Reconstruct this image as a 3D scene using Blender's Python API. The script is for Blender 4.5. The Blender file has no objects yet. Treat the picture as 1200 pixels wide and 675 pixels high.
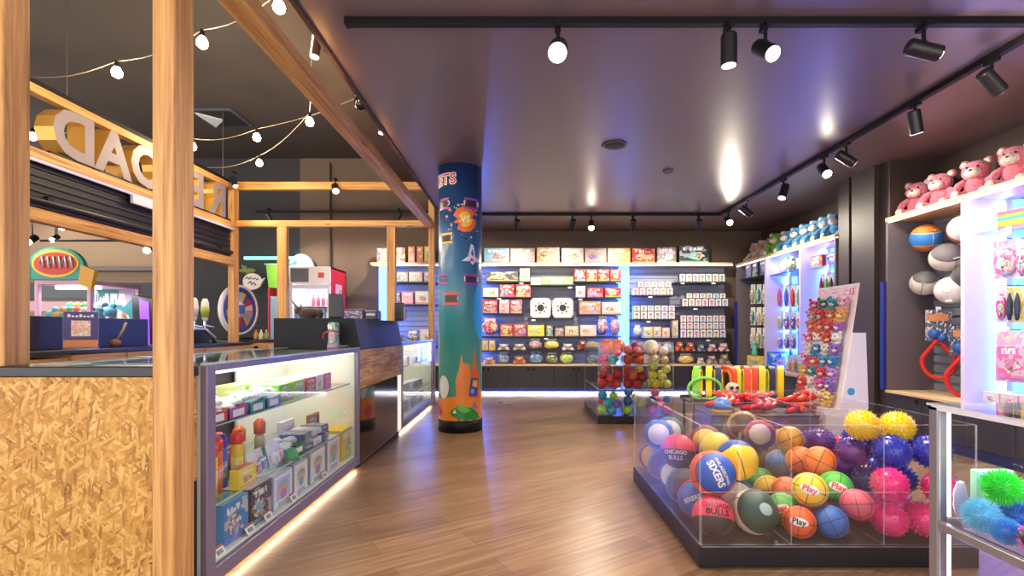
import bpy, math, random
import bmesh
from mathutils import Vector, Matrix, noise
R = random.Random(7)
PI = math.pi
SC = bpy.context.scene
COL = SC.collection
# measured camera: focal 580 px, principal point (610, 387), eye height 1.15 m
F, CX, CY, EYE = 580.0, 610.0, 387.0, 1.15
def XX(px, d): return (px - CX) * d / F
def ZZ(py, d): return EYE - (py - CY) * d / F
def P(px, py, d): return Vector((XX(px, d), d, ZZ(py, d)))

def lin(c):
    if isinstance(c, str):
        c = c.lstrip('#'); c = [int(c[i:i+2], 16) / 255 for i in (0, 2, 4)]
        return tuple(v / 12.92 if v <= .04045 else ((v + .055) / 1.055) ** 2.4 for v in c)
    return tuple(c)

# ------------------------------------------------------------------ node helpers
class N:
    """a socket that does arithmetic"""
    def __init__(s, nt, sock): s.nt, s.s = nt, sock
    def op(s, o, b=None, c=None):
        n = s.nt.nodes.new('ShaderNodeMath'); n.operation = o
        s.nt.links.new(s.s, n.inputs[0])
        for i, v in ((1, b), (2, c)):
            if v is None: continue
            if isinstance(v, N): s.nt.links.new(v.s, n.inputs[i])
            else: n.inputs[i].default_value = v
        return N(s.nt, n.outputs[0])
    def __add__(s, b): return s.op('ADD', b)
    def __sub__(s, b): return s.op('SUBTRACT', b)
    def __mul__(s, b): return s.op('MULTIPLY', b)
    def __truediv__(s, b): return s.op('DIVIDE', b)
    def abs(s): return s.op('ABSOLUTE')
    def lt(s, b): return s.op('LESS_THAN', b)
    def gt(s, b): return s.op('GREATER_THAN', b)
    def max(s, b): return s.op('MAXIMUM', b)
    def min(s, b): return s.op('MINIMUM', b)
def newmat(name):
    m = bpy.data.materials.new(name); m.use_nodes = True
    nt = m.node_tree
    return m, nt, nt.nodes['Principled BSDF']
def node(nt, t, **kw):
    n = nt.nodes.new(t)
    for k, v in kw.items():
        if k.startswith('i_'): n.inputs[k[2:].replace('_', ' ')].default_value = v
        else: setattr(n, k, v)
    return n
def mixc(nt, fac, a, b, blend='MIX'):
    n = nt.nodes.new('ShaderNodeMix'); n.data_type = 'RGBA'; n.blend_type = blend
    for sock, v in ((n.inputs[0], fac), (n.inputs[6], a), (n.inputs[7], b)):
        if isinstance(v, N): nt.links.new(v.s, sock)
        elif hasattr(v, 'links'): nt.links.new(v, sock)
        elif isinstance(v, (int, float)): sock.default_value = v
        else: sock.default_value = (*lin(v)[:3], 1)
    return n.outputs[2]
def coords(nt, kind='Object', scale=(1, 1, 1), rot=(0, 0, 0), loc=(0, 0, 0)):
    t = nt.nodes.new('ShaderNodeTexCoord'); mp = nt.nodes.new('ShaderNodeMapping')
    mp.inputs['Scale'].default_value = scale; mp.inputs['Rotation'].default_value = rot; mp.inputs['Location'].default_value = loc
    nt.links.new(t.outputs[kind], mp.inputs[0]); return mp.outputs[0]
def ramp(nt, fac, stops):
    r = nt.nodes.new('ShaderNodeValToRGB')
    e = r.color_ramp.elements
    while len(e) < len(stops): e.new(.5)
    for el, (p, c) in zip(e, stops): el.position = p; el.color = (*lin(c), 1)
    nt.links.new(fac.s if isinstance(fac, N) else fac, r.inputs[0]); return r.outputs[0]
def world_pos(nt, scale=(1,1,1), rot=(0,0,0)):
    g = nt.nodes.new('ShaderNodeNewGeometry'); mr = nt.nodes.new('ShaderNodeMapping'); mp = nt.nodes.new('ShaderNodeMapping')
    mp.inputs['Scale'].default_value = scale; mr.inputs['Rotation'].default_value = rot
    nt.links.new(g.outputs['Position'], mr.inputs[0]); nt.links.new(mr.outputs[0], mp.inputs[0]); return mp.outputs[0]

MATS = {}
def mat(c, rough=.5, metal=0., var=.08, nscale=14., coat=0., spec=.5, name=None):
    """solid paint / plastic with slight procedural mottling"""
    key = (str(c), rough, metal, var, nscale, coat, spec)
    if key in MATS: return MATS[key]
    m, nt, b = newmat(name or 'paint_%d' % len(MATS))
    n = node(nt, 'ShaderNodeTexNoise', i_Scale=nscale, i_Detail=3.0)
    nt.links.new(coords(nt), n.inputs['Vector'])
    l = lin(c)
    dk = tuple(v * (1 - var) for v in l); lt_ = tuple(min(1, v * (1 + var) + .003) for v in l)
    nt.links.new(mixc(nt, N(nt, n.outputs[0]), dk, lt_), b.inputs['Base Color'])
    b.inputs['Roughness'].default_value = rough; b.inputs['Metallic'].default_value = metal
    b.inputs['Specular IOR Level'].default_value = spec
    if coat: b.inputs['Coat Weight'].default_value = coat
    MATS[key] = m; return m
def emit(c, s, name='glow'):
    key = ('emit', str(c), s)
    if key in MATS: return MATS[key]
    m, nt, b = newmat(name)
    b.inputs['Base Color'].default_value = (.1, .1, .1, 1)
    b.inputs['Emission Color'].default_value = (*lin(c), 1); b.inputs['Emission Strength'].default_value = s
    MATS[key] = m; return m
def fuzzy(c, c2=None, scale=60, rough=.95):
    key = ('fz', str(c), str(c2), scale)
    if key in MATS: return MATS[key]
    m, nt, b = newmat('plush')
    n = node(nt, 'ShaderNodeTexNoise', i_Scale=float(scale), i_Detail=4.0)
    nt.links.new(coords(nt), n.inputs['Vector'])
    l = lin(c); c2 = lin(c2) if c2 else tuple(v * .6 for v in l)
    nt.links.new(ramp(nt, n.outputs[0], [(.35, c2), (.6, l)]), b.inputs['Base Color'])
    bp = node(nt, 'ShaderNodeBump', i_Strength=.7, i_Distance=.02)
    nt.links.new(n.outputs[0], bp.inputs['Height']); nt.links.new(bp.outputs[0], b.inputs['Normal'])
    b.inputs['Roughness'].default_value = rough; b.inputs['Sheen Weight'].default_value = .4
    MATS[key] = m; return m
def pane(tint=(1, 1, 1), refl=.9, name='clear_pane'):
    """clear acrylic / glass: light passes straight, the surface mirrors by Fresnel"""
    key = ('pane', tint, refl)
    if key in MATS: return MATS[key]
    m = bpy.data.materials.new(name); m.use_nodes = True; nt = m.node_tree
    nt.nodes.remove(nt.nodes['Principled BSDF']); out = nt.nodes['Material Output']
    t = node(nt, 'ShaderNodeBsdfTransparent'); t.inputs[0].default_value = (*tint, 1)
    g = node(nt, 'ShaderNodeBsdfGlossy'); g.inputs['Roughness'].default_value = .03
    lw = node(nt, 'ShaderNodeLayerWeight'); fa = N(nt, lw.outputs['Facing'])
    fr = fa.op('POWER', 5.0) * .9 + .035
    ns = node(nt, 'ShaderNodeTexNoise', i_Scale=3.0); nt.links.new(coords(nt), ns.inputs['Vector'])
    f = fr * refl * (N(nt, ns.outputs[0]) * .3 + .85)
    mx = nt.nodes.new('ShaderNodeMixShader')
    nt.links.new(f.s, mx.inputs[0]); nt.links.new(t.outputs[0], mx.inputs[1]); nt.links.new(g.outputs[0], mx.inputs[2])
    nt.links.new(mx.outputs[0], out.inputs[0])
    MATS[key] = m; return m
def edge_mat():
    key = 'edge'
    if key in MATS: return MATS[key]
    m = bpy.data.materials.new('acrylic_edge'); m.use_nodes = True; nt = m.node_tree
    b = nt.nodes['Principled BSDF']; out = nt.nodes['Material Output']
    b.inputs['Base Color'].default_value = (.85, .85, .9, 1); b.inputs['Roughness'].default_value = .2
    t = node(nt, 'ShaderNodeBsdfTransparent'); mx = nt.nodes.new('ShaderNodeMixShader'); mx.inputs[0].default_value = .5
    ns = node(nt, 'ShaderNodeTexNoise', i_Scale=20.0); nt.links.new(coords(nt), ns.inputs['Vector'])
    nt.links.new((N(nt, ns.outputs[0]) * .3 + .35).s, mx.inputs[0])
    nt.links.new(t.outputs[0], mx.inputs[1]); nt.links.new(b.outputs[0], mx.inputs[2]); nt.links.new(mx.outputs[0], out.inputs[0])
    MATS[key] = m; return m
def wood(axis, c1='#bc8648', c2='#d6a560', c3='#8a5526', rough=.5):
    key = ('wood', axis, c1)
    if key in MATS: return MATS[key]
    m, nt, b = newmat('pine_timber')
    sc = [24, 24, 24]; sc['xyz'.index(axis)] = .8
    v = world_pos(nt, tuple(sc))
    n = node(nt, 'ShaderNodeTexNoise', i_Scale=1.0, i_Detail=8.0, i_Distortion=1.6, i_Roughness=.62)
    nt.links.new(v, n.inputs['Vector'])
    sc2 = [9, 9, 9]; sc2['xyz'.index(axis)] = 2.6
    vo = node(nt, 'ShaderNodeTexVoronoi', i_Scale=.55); nt.links.new(world_pos(nt, tuple(sc2)), vo.inputs['Vector'])
    knot = N(nt, vo.outputs['Distance']).lt(.11)
    colr = ramp(nt, n.outputs[0], [(.3, c3), (.46, c1), (.62, c2)])
    nt.links.new(mixc(nt, knot * .75, colr, '#6b3518'), b.inputs['Base Color'])
    b.inputs['Roughness'].default_value = rough
    MATS[key] = m; return m
def osb():
    if 'osb' in MATS: return MATS['osb']
    m, nt, b = newmat('strand_board')
    def layer(rz, sx, sy):
        n = node(nt, 'ShaderNodeTexNoise', i_Scale=5.0, i_Detail=2.0)
        wp = world_pos(nt); nt.links.new(wp, n.inputs['Vector'])
        add = nt.nodes.new('ShaderNodeVectorMath'); add.operation = 'MULTIPLY_ADD'
        nt.links.new(n.outputs['Color'], add.inputs[0]); add.inputs[1].default_value = (.05, .05, .05); nt.links.new(wp, add.inputs[2])
        mr = nt.nodes.new('ShaderNodeMapping'); mr.inputs['Rotation'].default_value = (0, rz, 0); nt.links.new(add.outputs[0], mr.inputs[0])
        mp = nt.nodes.new('ShaderNodeMapping'); mp.inputs['Scale'].default_value = (sx, 3, sy)
        nt.links.new(mr.outputs[0], mp.inputs[0])
        vo = node(nt, 'ShaderNodeTexVoronoi', i_Scale=1.0); nt.links.new(mp.outputs[0], vo.inputs['Vector'])
        sp = nt.nodes.new('ShaderNodeSeparateColor'); nt.links.new(vo.outputs['Color'], sp.inputs[0])
        return N(nt, sp.outputs[0]), N(nt, sp.outputs[1])
    a, a2 = layer(.5, 14, 70); c, c2 = layer(-.7, 17, 85); d, d2 = layer(1.5, 19, 95)
    v = a * a2.gt(.5) + c * (a2.lt(.5))
    v1 = v * d2.gt(.35) + d * d2.lt(.35)
    nf = node(nt, 'ShaderNodeTexNoise', i_Scale=90.0, i_Detail=4.0); nt.links.new(world_pos(nt), nf.inputs['Vector'])
    nl = node(nt, 'ShaderNodeTexNoise', i_Scale=7.0, i_Detail=3.0); nt.links.new(world_pos(nt), nl.inputs['Vector'])
    v2 = v1 * .62 + N(nt, nf.outputs[0]) * .35 + N(nt, nl.outputs[0]) * .3 - .12
    col = ramp(nt, v2, [(.1, '#5f3d16'), (.2, '#9a6a2a'), (.4, '#b98539'), (.62, '#c9994a'), (.85, '#dcb36a')])
    nt.links.new(col, b.inputs['Base Color']); b.inputs['Roughness'].default_value = .6
    bp = node(nt, 'ShaderNodeBump', i_Strength=.15, i_Distance=.003)
    nt.links.new(v2.s, bp.inputs['Height']); nt.links.new(bp.outputs[0], b.inputs['Normal'])
    MATS['osb'] = m; return m
def printed(kind='art', scale=6.0, rough=.35):
    """printed packaging: a layout (title band, picture, foot strip) over the object's own colour; it differs from pack to pack"""
    key = ('print', kind, scale)
    if key in MATS: return MATS[key]
    m, nt, b = newmat('printed_card')
    oi = nt.nodes.new('ShaderNodeObjectInfo'); base = oi.outputs['Color']
    rnd = N(nt, oi.outputs['Random'])
    wn = node(nt, 'ShaderNodeTexWhiteNoise', noise_dimensions='1D'); nt.links.new((rnd * 931.0).s, wn.inputs['W'])
    hs = nt.nodes.new('ShaderNodeSeparateColor'); nt.links.new(wn.outputs['Color'], hs.inputs[0])
    r1, r2, r3 = [N(nt, hs.outputs[i]) for i in range(3)]
    tc = nt.nodes.new('ShaderNodeTexCoord'); sp = nt.nodes.new('ShaderNodeSeparateXYZ'); nt.links.new(tc.outputs['Generated'], sp.inputs[0])
    gx, gy, gz = [N(nt, sp.outputs[i]) for i in range(3)]
    def noise4(sc, w, det=2.0, vec=None):
        n = node(nt, 'ShaderNodeTexNoise', noise_dimensions='4D', i_Scale=sc, i_Detail=det)
        nt.links.new(vec or tc.outputs['Generated'], n.inputs['Vector']); nt.links.new((rnd * w).s, n.inputs['W']); return n
    hue = nt.nodes.new('ShaderNodeCombineColor'); hue.mode = 'HSV'
    nt.links.new(r1.s, hue.inputs[0]); hue.inputs[1].default_value = .75; hue.inputs[2].default_value = .62
    hue2 = nt.nodes.new('ShaderNodeCombineColor'); hue2.mode = 'HSV'
    nt.links.new(r2.s, hue2.inputs[0]); hue2.inputs[1].default_value = .45; hue2.inputs[2].default_value = .8
    big = noise4(scale * .55, 53.); fine = noise4(scale * 1.7, 77., 3.0)
    bf, ff = N(nt, big.outputs[0]), N(nt, fine.outputs[0])
    if kind == 'art':
        dx = gx - (r2 * .3 + .35); dz = gz - .43
        blob = (dx * dx * 5.0 + dz * dz * 7.0 + (bf - .5) * 1.1).lt(.34)
        c = mixc(nt, bf.gt(.53) * .55, base, hue2.outputs[0])
        pic = ramp(nt, ff, [(.36, '#1d1a22'), (.42, '#5a3a34'), (.52, '#d8c4a8'), (.6, '#f3efe8')])
        pic2 = mixc(nt, bf.gt(.5) * .75, pic, hue.outputs[0])
        c = mixc(nt, blob * .95, c, pic2)
        band = (gz - .83).abs().lt(.09) * (gx - .45).abs().lt(.34)
        tv = nt.nodes.new('ShaderNodeMapping'); tv.inputs['Scale'].default_value = (3.2, 1, .8); nt.links.new(tc.outputs['Generated'], tv.inputs[0])
        letters = N(nt, noise4(4.5, 31., 1.0, tv.outputs[0]).outputs[0]).gt(.47)
        c = mixc(nt, band * letters * .95, c, '#f4f0ea')
        foot = gz.lt(.12)
        c = mixc(nt, foot * .7, c, hue.outputs[0])
    elif kind == 'soft':
        c = mixc(nt, bf.gt(.54) * .6, base, hue2.outputs[0])
        c = mixc(nt, ff.gt(.57) * .8, c, '#f5f1ee')
        c = mixc(nt, ff.lt(.38) * .6, c, hue.outputs[0])
    else:                        # white box with a window and a big-headed figure in it
        win = (gx - .5).abs().lt(.38) * (gz - .54).abs().lt(.34)
        c = mixc(nt, win * .85, '#efecef', hue2.outputs[0])
        hx, hz = gx - .5, gz - .58
        head = (hx * hx * 11.0 + hz * hz * 22.0).lt(1.0)
        bz = gz - .34
        body = (hx * hx * 30.0 + bz * bz * 40.0).lt(1.0)
        hair = head * (gz + (ff - .5) * .3).gt(.62)
        c = mixc(nt, head * .95, c, '#d9ae90'); c = mixc(nt, body * .95, c, hue.outputs[0]); c = mixc(nt, hair * .95, c, base)
        c = mixc(nt, gz.lt(.13) * (gx - .5).abs().lt(.3) * .8, c, base)
    nt.links.new(c, b.inputs['Base Color']); b.inputs['Roughness'].default_value = rough
    MATS[key] = m; return m

# ------------------------------------------------------------------ mesh builder (lists -> one mesh per part)
_ico = {}
def ico(sub):
    if sub not in _ico:
        bm = bmesh.new(); bmesh.ops.create_icosphere(bm, subdivisions=sub, radius=1)
        bm.verts.ensure_lookup_table()
        _ico[sub] = ([v.co.copy() for v in bm.verts], [[v.index for v in f.verts] for f in bm.faces]); bm.free()
    return _ico[sub]
class MB:
    def __init__(s): s.v, s.f, s.m, s.sm = [], [], [], []
    def add(s, vs, fs, mi=0, smooth=False, M=None):
        o = len(s.v)
        s.v += [tuple(M @ Vector(p)) if M else tuple(p) for p in vs]
        for f in fs: s.f.append([i + o for i in f]); s.m.append(mi); s.sm.append(smooth)
        return s
    def box(s, x0, x1, y0, y1, z0, z1, mi=0, bev=0., M=None):
        lo, hi = (min(x0, x1), min(y0, y1), min(z0, z1)), (max(x0, x1), max(y0, y1), max(z0, z1))
        c = Vector([(a + b) / 2 for a, b in zip(lo, hi)])
        bev = min(bev, *[(b - a) * .45 for a, b in zip(lo, hi)])
        if bev <= 0:
            vs = [(x, y, z) for x in (lo[0], hi[0]) for y in (lo[1], hi[1]) for z in (lo[2], hi[2])]
            fs = [(0,1,3,2),(4,6,7,5),(0,4,5,1),(2,3,7,6),(0,2,6,4),(1,5,7,3)]
        else:
            vs, idx = [], {}
            for i in range(8):
                sg = [(i >> k) & 1 for k in range(3)]
                for a in range(3):
                    p = [hi[k] if sg[k] else lo[k] for k in range(3)]
                    for k in range(3):
                        if k != a: p[k] += -bev if sg[k] else bev
                    idx[i, a] = len(vs); vs.append(tuple(p))
            fs = []
            for a in range(3):
                b, d = (a + 1) % 3, (a + 2) % 3
                for t in (0, 1):
                    fs.append([idx[(t << a) | (u << b) | (w << d), a] for u, w in ((0,0),(1,0),(1,1),(0,1))])
                for u in (0, 1):
                    for w in (0, 1):
                        c1 = (u << b) | (w << d); c2 = c1 | (1 << a)
                        fs.append([idx[c1, b], idx[c2, b], idx[c2, d], idx[c1, d]])
            for i in range(8): fs.append([idx[i, 0], idx[i, 1], idx[i, 2]])
        out = []
        for f in fs:
            a, b, d = [Vector(vs[i]) for i in f[:3]]
            n = (b - a).cross(d - b); ctr = sum((Vector(vs[i]) for i in f), Vector()) / len(f)
            out.append(list(f) if n.dot(ctr - c) > 0 else list(reversed(f)))
        return s.add(vs, out, mi, False, M)
    def cyl(s, p0, p1, r0, r1=None, seg=16, mi=0, caps=True, smooth=True, M=None):
        p0, p1 = Vector(p0), Vector(p1); r1 = r0 if r1 is None else r1
        d = (p1 - p0).normalized(); a = d.orthogonal().normalized(); b = d.cross(a)
        vs = []
        for p, r in ((p0, r0), (p1, r1)):
            for i in range(seg):
                t = 2 * PI * i / seg; vs.append(p + (a * math.cos(t) + b * math.sin(t)) * r)
        fs = [[i, (i + 1) % seg, seg + (i + 1) % seg, seg + i] for i in range(seg)]
        s.add(vs, fs, mi, smooth, M)
        if caps:
            s.add(vs[:seg], [list(range(seg))[::-1]], mi, False, M); s.add(vs[seg:], [list(range(seg))], mi, False, M)
        return s
    def sph(s, c, r, mi=0, sub=2, M=None, rough=0., seed=0., fr=6.):
        vs, fs = ico(sub); c = Vector(c)
        r = Vector((r, r, r)) if isinstance(r, (int, float)) else Vector(r)
        out = []
        for v in vs:
            k = 1 + (rough * noise.noise(v * fr + Vector((seed, seed * 2, 0))) if rough else 0)
            out.append(c + Vector((v.x * r.x, v.y * r.y, v.z * r.z)) * k)
        return s.add(out, fs, mi, True, M)
    def tube(s, pts, r, seg=8, mi=0, closed=False, M=None):
        pts = [Vector(p) for p in pts]; n = len(pts); vs = []
        up = None
        for i, p in enumerate(pts):
            a = pts[(i - 1) % n] if (closed or i) else p; b = pts[(i + 1) % n] if (closed or i < n - 1) else p
            d = (b - a).normalized()
            if up is None: up = d.orthogonal().normalized()
            u = (up - d * up.dot(d)).normalized(); up = u; w = d.cross(u)
            rr = r[i] if isinstance(r, (list, tuple)) else r
            for k in range(seg):
                t = 2 * PI * k / seg; vs.append(p + (u * math.cos(t) + w * math.sin(t)) * rr)
        fs = []
        for i in range(n if closed else n - 1):
            j = (i + 1) % n
            for k in range(seg): fs.append([i*seg+k, i*seg+(k+1) % seg, j*seg+(k+1) % seg, j*seg+k])
        if not closed: fs += [list(range(seg))[::-1], [(n-1)*seg+k for k in range(seg)]]
        return s.add(vs, fs, mi, True, M)
    def lathe(s, prof, seg=24, mi=0, M=None, smooth=True):
        vs, fs = [], []
        for r, z in prof:
            for k in range(seg): t = 2*PI*k/seg; vs.append((r*math.cos(t), r*math.sin(t), z))
        for i in range(len(prof) - 1):
            for k in range(seg): fs.append([i*seg+k, i*seg+(k+1) % seg, (i+1)*seg+(k+1) % seg, (i+1)*seg+k])
        fs += [list(range(seg))[::-1], [(len(prof)-1)*seg+k for k in range(seg)]]
        return s.add(vs, fs, mi, smooth, M)
    def prism(s, poly, w0, w1, M=None, mi=0, side=None):
        n = len(poly)
        vs = [(u, v, w0) for u, v in poly] + [(u, v, w1) for u, v in poly]
        s.add(vs, [list(range(n))[::-1], list(range(n, 2*n))], mi, False, M)
        s.add(vs, [[i, (i+1) % n, n+(i+1) % n, n+i] for i in range(n)], mi if side is None else side, False, M)
        return s
    def text(s, txt, size, M, mi=0, depth=.002, bold=0., warp=None, cut=None):
        vs, fs = glyphs(txt, size, depth, bold)
        if cut:
            bm = bmesh.new(); bv = [bm.verts.new(p) for p in vs]
            for f in fs:
                try: bm.faces.new([bv[i] for i in f])
                except ValueError: pass
            bmesh.ops.triangulate(bm, faces=bm.faces[:])
            for _ in range(4):
                e = [e for e in bm.edges if e.calc_length() > cut]
                if not e: break
                bmesh.ops.subdivide_edges(bm, edges=e, cuts=1); bmesh.ops.triangulate(bm, faces=[f for f in bm.faces if len(f.verts) > 3])
            bm.verts.index_update(); vs = [v.co.copy() for v in bm.verts]; fs = [[v.index for v in f.verts] for f in bm.faces]; bm.free()
        if warp: vs = [warp(M @ Vector(p)) for p in vs]; M = None
        return s.add(vs, fs, mi, False, M)
    def build(s, name, mats, parent=None, loc=(0, 0, 0), rot=(0, 0, 0), color=None):
        me = bpy.data.meshes.new(name)
        me.from_pydata(s.v, [], s.f)
        for m in (mats if isinstance(mats, (list, tuple)) else [mats]): me.materials.append(m)
        me.polygons.foreach_set('material_index', s.m); me.polygons.foreach_set('use_smooth', s.sm)
        me.update()
        o = bpy.data.objects.new(name, me); COL.objects.link(o)
        o.location = loc; o.rotation_euler = rot
        if parent: o.parent = parent
        if color is not None: o.color = (*lin(color), 1)
        return o
_gl = {}
def glyphs(txt, size, depth, bold):
    key = (txt, size, depth, bold)
    if key not in _gl:
        cu = bpy.data.curves.new('lettering', 'FONT'); cu.body = txt; cu.size = size; cu.extrude = depth; cu.offset = bold * size
        cu.align_x = 'CENTER'; cu.align_y = 'CENTER'; cu.resolution_u = 3
        o = bpy.data.objects.new('lettering', cu)
        me = o.to_mesh()
        _gl[key] = ([v.co.copy() for v in me.vertices], [list(p.vertices) for p in me.polygons])
        o.to_mesh_clear(); bpy.data.objects.remove(o); bpy.data.curves.remove(cu)
    return _gl[key]

def tag(o, label=None, cat=None, group=None, kind=None):
    if label: o['label'] = label
    if cat: o['category'] = cat
    if group: o['group'] = group
    if kind: o['kind'] = kind
    return o
def thing(name, label, cat, loc=(0, 0, 0), rz=0., group=None, rot=None):
    o = bpy.data.objects.new(name, None); COL.objects.link(o)
    o.empty_display_size = .05
    o.location = loc; o.rotation_euler = rot if rot else (0, 0, rz)
    return tag(o, label, cat, group)
def dup(o, loc=None, rot=None, label=None, group=None, parent=None, color=None):
    c = o.copy(); COL.objects.link(c)
    if parent: c.parent = parent
    for ch in o.children: dup(ch, parent=c)
    if loc is not None: c.location = loc
    if rot is not None: c.rotation_euler = rot
    if label: c['label'] = label
    if group: c['group'] = group
    if color is not None: c.color = (*lin(color), 1)
    return c
def struct(mb, name, m):
    o = mb.build(name, m); o['kind'] = 'structure'; return o
ORD = ['first','second','third','fourth','fifth','sixth','seventh','eighth','ninth','tenth','eleventh','twelfth','thirteenth','fourteenth','fifteenth','sixteenth']
def Mt(x, y, z): return Matrix.Translation((x, y, z))
def Mr(a, ax): return Matrix.Rotation(a, 4, ax)
# text plane standing upright and facing the camera side (-y) / facing +x
UP = Mr(PI/2, 'X')
FACE_X = Mr(PI/2, 'Z') @ UP
FACE_NX = Mr(-PI/2, 'Z') @ UP
# ================================================================== SETTING
BLK = mat('#131217', .5, spec=.25); DKGREY = mat('#2b2a30', .5); BROWN = mat('#4d4038', .75, var=.05, nscale=3)
CHAR = mat('#34302f', .6, var=.05, nscale=4); WHITE = mat('#eeebf2', .4); OFFW = mat('#e9e4dc', .5)
def floor_mat():
    m, nt, b = newmat('plank_flooring')
    v = world_pos(nt, (1, 1, 1), (0, 0, math.radians(-33)))
    br = node(nt, 'ShaderNodeTexBrick', i_Scale=1.0, i_Mortar_Size=.0012, i_Brick_Width=1.25, i_Row_Height=.18, i_Bias=0.0)
    br.offset = .37; br.offset_frequency = 2
    nt.links.new(v, br.inputs['Vector'])
    br.inputs['Color1'].default_value = (*lin('#907257'), 1); br.inputs['Color2'].default_value = (*lin('#a68769'), 1); br.inputs['Mortar'].default_value = (*lin('#6e4e36'), 1)
    n = node(nt, 'ShaderNodeTexNoise', i_Scale=1.0, i_Detail=7.0, i_Distortion=.6)
    nt.links.new(world_pos(nt, (2.2, 34, 1), (0, 0, math.radians(-33))), n.inputs['Vector'])
    g = ramp(nt, n.outputs[0], [(.3, '#a58a74'), (.5, '#d6c2b0'), (.72, '#ffffff')])
    n2 = node(nt, 'ShaderNodeTexNoise', i_Scale=1.1, i_Detail=2.0); nt.links.new(world_pos(nt), n2.inputs['Vector'])
    c = mixc(nt, .75, br.outputs[0], g, 'MULTIPLY')
    nt.links.new(c, b.inputs['Base Color'])
    nt.links.new((N(nt, n2.outputs[0]) * .2 + .22).s, b.inputs['Roughness'])
    bp = node(nt, 'ShaderNodeBump', i_Strength=.08, i_Distance=.004); nt.links.new(n.outputs[0], bp.inputs['Height']); nt.links.new(bp.outputs[0], b.inputs['Normal'])
    return m
def ceil_mat():
    m, nt, b = newmat('gloss_ceiling_paint')
    n = node(nt, 'ShaderNodeTexNoise', i_Scale=.8, i_Detail=2.0); nt.links.new(world_pos(nt), n.inputs['Vector'])
    nt.links.new(mixc(nt, N(nt, n.outputs[0]), '#6a5a5d', '#766467'), b.inputs['Base Color'])
    b.inputs['Roughness'].default_value = .36; b.inputs['Specular IOR Level'].default_value = .85
    return m
XR = 4.0          # front of the shelving along the right wall
YB = 8.95         # front of the shelving along the back wall
struct(MB().box(-16, 4.75, -1.2, 13.4, -.1, 0), 'floor', floor_mat())
struct(MB().box(-1.27, 4.75, -1.2, 9.5, 3.02, 3.14), 'ceiling', ceil_mat())
struct(MB().box(-16, -1.27, -1.2, 13.4, 4.4, 4.5), 'ceiling_upper', mat('#3a3433', .8, var=.1, nscale=2))
struct(MB().box(-2.3, -1.27, -1.2, 9.35, 3.9, 4.4).box(-1.3, -1.27, -1.2, 9.35, 3.0, 3.9), 'trim_bulkhead', mat('#4a382c', .8, var=.06, nscale=2))
struct(MB().box(-4.17, 4.75, 9.36, 9.5, 0, 4.4), 'wall_back', mat('#66564a', .75, var=.06, nscale=2))
struct(MB().box(-6.6, -4.17, 9.36, 9.5, 0, 4.4).box(-6.6, -6.48, 9.5, 13.2, 0, 4.4), 'wall_bar', mat('#2c2b31', .7, var=.08, nscale=2))
struct(MB().box(-16, -6.6, 13.2, 13.35, 0, 4.4), 'wall_hall', mat('#a08a72', .8, var=.05, nscale=1))
struct(MB().box(4.56, 4.72, -1.2, 9.36, 0, 3.02), 'wall_right', mat('#41352f', .75, var=.06, nscale=2))
# pier between the two runs of right-hand shelving, with its stepped edge
struct(MB().box(XR + .06, 4.56, 5.44, 6.26, 0, 3.02).box(XR, XR + .06, 5.60, 5.98, 0, 3.02).box(XR + .02, XR + .06, 6.06, 6.26, 0, 3.02), 'wall_pier', mat('#433833', .45, var=.05, nscale=2))

# ------------------------------------------------------------------ lights
def lamp(kind, name, loc, energy, color, parent=None, **kw):
    l = bpy.data.lights.new(name, kind); l.energy = energy; l.color = color
    for k, v in kw.items(): setattr(l, k, v)
    o = bpy.data.objects.new(name, l); COL.objects.link(o); o.location = loc
    if parent: o.parent = parent
    return o
WARM = (1, .86, .70)
w = bpy.data.worlds.new('World'); SC.world = w; w.use_nodes = True
w.node_tree.nodes['Background'].inputs[0].default_value = (1, .93, .92, 1)
w.node_tree.nodes['Background'].inputs[1].default_value = 1.3

# ------------------------------------------------------------------ track lighting
LENS_ON = emit((1, .88, .66), 60, 'lit_lens'); LENS_DIM = emit((1, .9, .75), 2.2, 'lamp_lens')
def rail(p0, p1, label, half=.024):
    a, b = Vector(p0), Vector(p1)
    t = thing('lighting_track', label, 'track', ((a + b) / 2))
    h = (b - a) / 2; ex = Vector((half, half, 0)) if abs(h.x) < 1e-6 or abs(h.y) < 1e-6 else Vector((half, half, 0))
    x, y = max(abs(h.x), half), max(abs(h.y), half)
    MB().box(-x, x, -y, y, -.008, .035, bev=.003).build('rail', BLK, t)
    for s in (-1, 1):
        e = MB()
        if h.x > h.y: e.box(s * x - .012, s * x + .012, -.027, .027, -.011, .035, bev=.003)
        else: e.box(-.027, .027, s * y - .012, s * y + .012, -.003, .035, bev=.003)
        e.build('end_cap', BLK, t)
    return t
rail((-1.04, 2.97, 2.985), (3.6, 2.97, 2.985), 'long black lighting track crossing the ceiling nearest the camera')
rail((3.19, 3.02, 2.985), (3.19, 7.9, 2.985), 'black lighting track running back along the ceiling above the right shelving')
rail((-.9, 7.9, 2.985), (3.16, 7.9, 2.985), 'black lighting track along the ceiling in front of the back shelves')
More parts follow.
